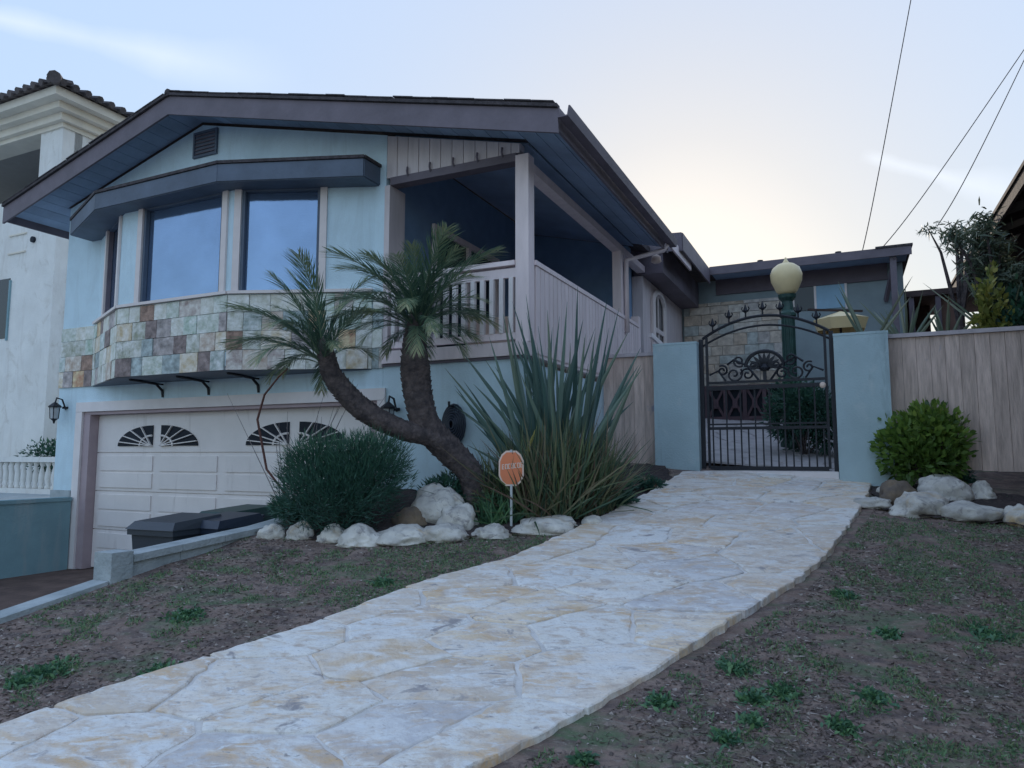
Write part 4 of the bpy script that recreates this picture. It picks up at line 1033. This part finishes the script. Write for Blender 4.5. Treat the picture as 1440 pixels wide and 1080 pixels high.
fb = at_depth(785, 712, 7.0); fx = empty('flax_plant', (fb.x, fb.y, T(fb.x, fb.y)), 0, 'tall spiky flax with sword leaves in front of the porch', 'flax')
tips = [(640, 540), (655, 500), (650, 575), (690, 478), (708, 440), (722, 424), (728, 470), (742, 432), (757, 455), (770, 440), (785, 462), (797, 430), (812, 414), (822, 470), (838, 446), (852, 428), (868, 442), (850, 500), (880, 470), (898, 492), (893, 520), (905, 505),
        (665, 530), (700, 520), (735, 500), (760, 500), (782, 505), (800, 510), (826, 520), (715, 560), (745, 540), (630, 520), (672, 600), (812, 480), (776, 470), (733, 445), (716, 455), (749, 470)]
for i, (x, y) in enumerate(tips):
    for rpt in range(2 if i < 32 else 1):
        off = Vector((random.uniform(-.22, .22), random.uniform(-.2, .15), 0)); tip = at_depth(x + rpt * random.uniform(-16, 16), y + rpt * random.uniform(0, 60), 7.0 + random.uniform(-.45, .25)) - fx.location
        d = tip - off; ln = d.length * 1.07; bd = random.uniform(0, .10) if abs(d.x) < .5 else random.uniform(.03, .16)
        strap(off, (d + Vector((0, 0, bd * ln))), ln, random.uniform(.038, .062), bd, L_flax, fx, random.uniform(0, .6))
MB()
strap(Vector((-.42, -.3, .25)), Vector((.35, 0, 1)), .62, .045, .05, L_yel, fx, .8)
def tuft(name, x, y, Y, n, lmin, lmax, spread, w, m, label, cat, rad=.2, bend=.4, group=None, zup=1.0):
    c = at_depth(x, y, Y); o0 = (c.x, c.y, T(c.x, c.y)); b = MB()
    for i in range(n):
        a = random.uniform(0, 6.283); r = rad * random.random() ** .5; el = random.gauss(0, spread)
        az = random.uniform(0, 6.283); d = (math.sin(el) * math.cos(az), math.sin(el) * math.sin(az), zup * math.cos(el))
        b.blade((r * math.cos(a), r * math.sin(a), 0), d, random.uniform(lmin, lmax), w, random.uniform(0, bend), 4, tone=random.random())
    o = b.build(name, m, None); o.location = o0; tag(o, label, cat, group); return o
tuft('strap_leaf_clump', 775, 700, 6.75, 1300, .45, 1.15, .46, .016, L_grass, 'reddish green grassy clump at the foot of the flax', 'grass clump', .36, .35)
tuft('strap_leaf_clump', 812, 700, 6.9, 1300, .45, 1.05, .40, .016, L_grass, 'olive green arching grass clump right of the flax', 'grass clump', .34, .45)
tuft('strap_leaf_clump', 725, 705, 6.9, 600, .3, .75, .55, .018, L_grass, 'dark grassy clump behind the orange sign', 'grass clump', .3, .3)
tuft('strap_leaf_clump', 700, 700, 6.5, 160, .2, .42, .7, .016, L_weed, 'bright green low tuft left of the orange sign', 'grass clump', .16, .3)

def shrub(name, c, size, n, leaf, width, m, label, cat, seed, up=.3, seg=1, shell=.55, stems=8, lumps=9, group=None, zr=(.25, .85), bend=.1):
    """c: ground point; size: half-widths x, y and height; leaves on lumpy clusters inside the crown volume"""
    q = random.Random(seed); random.seed(seed)
    r = empty(name, c, 0, label, cat, group)
    cl = []
    for i in range(lumps):
        a = i * 2.399; f = (i + .5) / lumps; zz = q.uniform(*zr); rr = math.sqrt(max(0, 1 - (2 * zz - 1) ** 2)) * q.uniform(.35, .7)
        cl.append(Vector((rr * math.cos(a) * size[0], rr * math.sin(a) * size[1], zz * size[2] * .9)))
    b = MB()
    for i in range(n):
        k = q.choice(cl); s = q.uniform(.3, .48)
        d = Vector((q.gauss(0, 1), q.gauss(0, 1), q.gauss(0, 1))).normalized(); rr = (shell + (1 - shell) * q.random() ** .5) * s
        p = k + Vector((d.x * size[0], d.y * size[1], d.z * size[2] * .6)) * rr * 1.25
        if p.z < .02: continue
        dd = (d + Vector((0, 0, up)) + Vector((q.uniform(-.5, .5), q.uniform(-.5, .5), q.uniform(-.5, .5)))).normalized()
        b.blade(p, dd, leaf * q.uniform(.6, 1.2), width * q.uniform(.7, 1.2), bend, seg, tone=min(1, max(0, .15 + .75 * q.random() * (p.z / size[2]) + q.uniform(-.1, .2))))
    b.build('foliage', m, r)
    b = MB()
    for k in cl[:stems]: b.tube([(q.uniform(-.04, .04), q.uniform(-.04, .04), -.02), k * .5 + Vector((q.uniform(-.03, .03), 0, .03)), k], [.016, .011, .005], 5)
    b.build('stem', M_bark, r)
    return r
def gpt(x, y, Y): c = at_depth(x, y, Y); return (c.x, c.y, T(c.x, c.y))
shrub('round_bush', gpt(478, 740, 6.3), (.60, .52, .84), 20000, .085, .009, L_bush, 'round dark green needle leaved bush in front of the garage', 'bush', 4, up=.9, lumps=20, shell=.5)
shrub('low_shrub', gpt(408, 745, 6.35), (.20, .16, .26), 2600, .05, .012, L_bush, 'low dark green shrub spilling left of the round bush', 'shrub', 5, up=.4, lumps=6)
shrub('low_shrub', gpt(640, 715, 6.9), (.32, .25, .42), 2600, .07, .02, L_bush, 'dark leafy ground shrub at the foot of the palm', 'shrub', 6, lumps=9)
shrub('low_shrub', gpt(690, 712, 6.8), (.30, .25, .36), 2400, .07, .018, L_grass, 'mixed green and red leafy shrub between palm and sign', 'shrub', 7, lumps=8)
shrub('low_shrub', gpt(905, 688, 7.8), (.2, .14, .16), 900, .06, .02, L_bush, 'dark shrub beside the path by the left pillar', 'shrub', 8, lumps=7)
shrub('low_shrub', gpt(862, 700, 7.1), (.24, .16, .18), 1300, .06, .02, L_bush, 'dark low shrub at the path side of the grassy clumps', 'shrub', 18, lumps=7)
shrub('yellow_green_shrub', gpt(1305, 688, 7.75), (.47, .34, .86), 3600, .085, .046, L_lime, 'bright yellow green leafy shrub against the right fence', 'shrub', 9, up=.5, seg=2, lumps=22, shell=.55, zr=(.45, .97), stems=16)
shrub('courtyard_bush', gpt(1130, 600, 9.7), (.52, .4, 1.05), 6000, .08, .03, L_bush, 'dark green bush round the lamp post behind the gate', 'bush', 10, lumps=14)
shrub('low_shrub', gpt(1330, 700, 7.9), (.30, .2, .28), 900, .06, .03, L_bush, 'dark low plant behind the right boulders', 'shrub', 19, lumps=6)
# bare twiggy plant before the garage door
tw = empty('bare_twiggy_plant', gpt(412, 745, 6.75), 0, 'leafless twiggy plant with arching stems before the garage door', 'plant'); random.seed(12)
b = MB()
for i in range(26):
    a = random.uniform(0, 6.28); ln = random.uniform(.8, 1.35); o_ = Vector((math.cos(a), math.sin(a) * .6, 0)); pts = []
    wob = random.uniform(.25, .55); off = Vector((random.uniform(-.1, .1), 0, 0))
    for k in range(9):
        t = k / 8; pts.append(off + o_ * wob * t * ln * (1.2 - .6 * t * (i % 3)) + Vector((0, 0, ln * (t - .25 * t * t * (i % 3)))))
    b.tube(pts, [.006 - .0045 * k / 8 for k in range(9)], 4)
b.build('twig', mat('grey_twig', (.22, .19, .19), .9, .2), tw)
rb_ = [at_depth(362, 590, 6.9), at_depth(372, 555, 6.9), at_depth(392, 530, 6.9), at_depth(405, 518, 6.9)]
MB().tube([gpt(430, 740, 6.6), at_depth(375, 660, 6.8)] + rb_, [.012, .012, .012, .011, .009, .005], 6).build('stem', mat('red_brown_stem', (.12, .05, .04), .8, .2), tw).matrix_parent_inverse = Matrix.Translation(-tw.location)

# plants above the right fence
yg = 'spiky plants behind the right fence'
for (x, y, Y, n, ln, lab) in ((1222, 470, 9.0, 6, 1.15, 'yucca with long bare blades leaning left above the right pillar'), (1275, 470, 9.6, 12, 1.0, 'pale green spiky plant above the fence beside the pillar'),
                              (1330, 468, 9.4, 11, .85, 'short grey green spiky plant below the neighbour roof line'), (1412, 462, 9.2, 11, 1.4, 'tall blue green sword plant above the fence near the right edge')):
    c = at_depth(x, y, Y); r = empty('yucca', (c.x, c.y, T(c.x, c.y)), 0, lab, 'yucca', yg); ht = (c.z - r.location.z) * 1.45
    MB().tube([(0, 0, 0), (.03, 0, ht * .35), (0, 0, ht * .62)], [.07, .06, .05], 8, jit=.1).build('trunk', M_bark, r)
    for i in range(n):
        a = random.uniform(0, 6.28); e = random.uniform(.15, .75)
        if x == 1215: a = random.uniform(2.4, 3.9); e = random.uniform(.35, .65)
        strap(Vector((0, 0, ht * .6)), Vector((math.sin(e) * math.cos(a), math.sin(e) * math.sin(a), math.cos(e))), ln * random.uniform(.6, 1), .04, random.uniform(0, .08), L_yucca, r, random.uniform(0, .8))
def tree(x, y, Y, size, n, leaf, m, label, seed, ht, lumps=14, lean=0):
    c = at_depth(x, y, Y); gz = T(c.x, c.y); q = random.Random(seed); random.seed(seed)
    r = empty('garden_tree', (c.x, c.y, gz), 0, label, 'tree', 'trees beside the neighbour roof'); cz_ = c.z - gz
    cl = [Vector((q.gauss(0, .5) * size[0] + lean * 0, q.gauss(0, .5) * size[1], cz_ + q.uniform(-.8, .8) * size[2])) for _ in range(lumps)]
    b = MB(); b.tube([(0, 0, -.1), (.05, 0, cz_ * .3), (-.03, 0, cz_ * .6)], [.11, .085, .06], 8, jit=.08); b.build('trunk', M_bark, r)
    b = MB()
    for k in cl: b.tube([(-.03, 0, cz_ * .55), k * .6 + Vector((0, 0, cz_ * .3)), k], [.04, .022, .006], 5)
    b.build('limb', M_bark, r)
    b = MB()
    for i in range(n):
        k = q.choice(cl); p = k + Vector((q.gauss(0, .3) * size[0] * .55, q.gauss(0, .3) * size[1] * .55, q.gauss(0, .3) * size[2] * .5))
        b.blade(p, (q.uniform(-1, 1), q.uniform(-1, 1), q.uniform(-.9, .7)), leaf * q.uniform(.6, 1.3), leaf * .16, .2, 2, tone=q.random())
    b.build('crown', m, r); return r
tree(1400, 365, 9.4, (.55, .4, .55), 2300, .15, L_tree, 'dark olive tree in front of the brown neighbour house', 31, 3, 18)
tree(1345, 335, 11.5, (.42, .4, .22), 500, .13, L_tree, 'sparse wispy tree top against the bright sky', 32, 3, 10)
shrub('yellow_leaved_shrub', (*at_depth(1392, 420, 8.95)[:2], 1.5), (.26, .2, 2.35), 1700, .10, .055, L_yel, 'yellow flowering shrub in front of the olive tree', 'shrub', 33, seg=2, lumps=12, shell=.5)
shrub('green_shrub', (*at_depth(1425, 440, 8.9)[:2], 1.5), (.35, .25, 2.1), 2600, .10, .05, L_bush, 'dark green leafy shrub at the right edge above the fence', 'shrub', 34, seg=2, lumps=14, shell=.5)
shrub('green_shrub', (*hw(-3.2, 2.0), .84), (1.0, .2, 1.0), 4200, .08, .04, L_bush, 'dark clipped hedge plant behind the white balustrade', 'shrub', 35, lumps=12)

# ------------------------------------------------------------------ weeds and litter
random.seed(77)
def on_path(X, Y):
    return any((mid[i].x - X) ** 2 + (mid[i].y - Y) ** 2 < ((PL[i] - PR[i]).length / 2 + .02) ** 2 * .95 and abs((PL[i] - PR[i]).normalized().dot(Vector((X, Y, 0)) - mid[i])) < (PL[i] - PR[i]).length / 2 + .03 for i in range(0, NS))
weeds = [(65, 945, 44, 'largest green weed clump on the left lawn'), (30, 960, 25, 'small weed clump at the left edge of the photo'), (262, 868, 34, 'weed clump in the middle of the left lawn'), (222, 945, 26, 'weed clump beside the path on the left lawn'),
         (930, 992, 27, 'round weed clump right of the path, lowest and leftmost'), (1062, 990, 28, 'weed clump right of the path, third from the path edge'), (1100, 980, 30, 'bushy weed clump touching its left neighbour'), (1058, 1022, 20, 'small weed clump below the bushy pair'), (1230, 985, 30, 'weed clump alone in the bare right lawn'),
         (1185, 1028, 28, 'dark weed clump near the bottom of the right lawn'), (1020, 1048, 24, 'flat weed clump near the bottom edge'), (820, 1072, 18, 'tiny weed clump by the bottom of the path'), (1035, 945, 30, 'sparse pale weed clump near the path'), (1248, 898, 24, 'small bluish weed clump below the right grass patch'), (1390, 893, 34, 'weed clump at the right edge of the bare lawn'), (1190, 840, 24, 'weed clump beside the path bend'), (540, 818, 24, 'small green clump between bed and path')]
patches = [(1330, 782, 85, 26), (1270, 812, 60, 20), (1400, 895, 60, 22), (440, 792, 80, 22), (690, 800, 75, 24), (600, 790, 60, 14), (1300, 745, 110, 18), (780, 765, 60, 10), (500, 830, 60, 16), (1180, 800, 40, 30), (1090, 880, 50, 30), (1040, 960, 50, 40), (260, 868, 40, 16), (60, 950, 50, 22), (120, 830, 30, 8), (700, 775, 120, 14)]
patches = [(lawn_at(x, y), w * lawn_at(x, y)[1] / 1000, abs(lawn_at(x, y - h)[1] - lawn_at(x, y)[1]) + .05) for x, y, w, h in patches]
for (x, y, w, lab) in weeds:
    X, Y = lawn_at(x, y); rr = w * Y / 1000 * .9; b = MB(); n = int(140 + rr * 1500)
    for i in range(n):
        a = random.uniform(0, 6.28); r = rr * min(1.1, abs(random.gauss(0, .42))); e = random.uniform(.3, 1.35); az = random.uniform(0, 6.28)
        px, py = X + r * math.cos(a), Y + r * math.sin(a) * 1.1
        if on_path(px, py): continue
        b.blade((px - X, py - Y, Tn(px, py) - T(X, Y)), (math.sin(e) * math.cos(az), math.sin(e) * math.sin(az), math.cos(e)), random.uniform(.025, .065), random.uniform(.010, .022), .3, 2, tone=random.random())
    o = b.build('weed_clump', L_weed, None); o.location = (X, Y, T(X, Y)); tag(o, lab, 'weed', 'weed clumps on the bare lawn')
litter = MB(); grass = MB(); cnt = 0
def in_lawn(X, Y):
    u, v = uv(X, Y); return u > 5.13 and v < 2.4 and u < 14 and not (v > -.03 and u < 6.8)
while cnt < 85000:
    Y = 2.2 + (random.random() ** 1.5) * 6.6; X = random.uniform(-1, 1) * (.8 * Y + .9)
    if not in_lawn(X, Y) or on_path(X, Y): continue
    cnt += 1; z = Tn(X, Y); d = noise.noise(Vector((X * 1.3, Y * 1.3, 1)))
    if random.random() < .7 + d: 
        a = random.uniform(0, 6.28); s = random.uniform(.006, .016)
        litter.blade((X, Y, z + .003), (math.cos(a), math.sin(a), random.uniform(-.1, .5)), s * random.uniform(1.5, 3.5), s * random.uniform(.5, 1.2), .2, 1, tone=random.random() ** 1.7)
cnt = 0
while cnt < 280000:
    Y = 2.6 + (random.random() ** 1.2) * 5.6; X = random.uniform(-1, 1) * (.8 * Y + .9); cnt += 1
    if not in_lawn(X, Y) or on_path(X, Y): continue
    d = .5 * noise.noise(Vector((X * .9 + 4, Y * .9, 7))) + 1.5 * noise.noise(Vector((X * 5.4, Y * 5.4, 7))) + .03 * (Y - 5.2) - .22
    for (c, rx, ry) in patches:
        d += .60 * math.exp(-(((X - c[0]) / rx) ** 2 + ((Y - c[1]) / ry) ** 2))
    if d < random.uniform(-.08, .34): continue
    z = Tn(X, Y); a = random.uniform(0, 6.28); e = random.uniform(.1, 1.2)
    grass.blade((X, Y, z - .002), (math.sin(e) * math.cos(a), math.sin(e) * math.sin(a), math.cos(e)), random.uniform(.015, .05), random.uniform(.007, .014), .3, 1, tone=random.random())
litter.build('leaf_litter', L_litter, None, kind='stuff'); grass.build('lawn_grass', leaf_mat('thin_grass', [(.08, .14, .08), (.13, .25, .13), (.20, .32, .15), (.26, .26, .15)], .6, .25), None, kind='stuff')
# clods and pebbles
b = MB()
for i in range(2600):
    Y = 2.2 + random.random() ** 1.4 * 5.5; X = random.uniform(-1, 1) * (.8 * Y + .9)
    if not in_lawn(X, Y) or on_path(X, Y): continue
    s = random.uniform(.005, .018); z = Tn(X, Y); vs = [(X + s * math.cos(k * 1.57 + i) * random.uniform(.7, 1.3), Y + s * math.sin(k * 1.57 + i) * random.uniform(.7, 1.3), z) for k in range(4)]
    b.add(vs + [(X, Y, z + s * .8)], [(0, 1, 4), (1, 2, 4), (2, 3, 4), (3, 0, 4)], random.random() ** 2)
b.build('soil_clods', L_litter, None, kind='stuff')
wp = rock(1376, 916, 9, 6, 'tiny white pebble on the bare right lawn', GR)
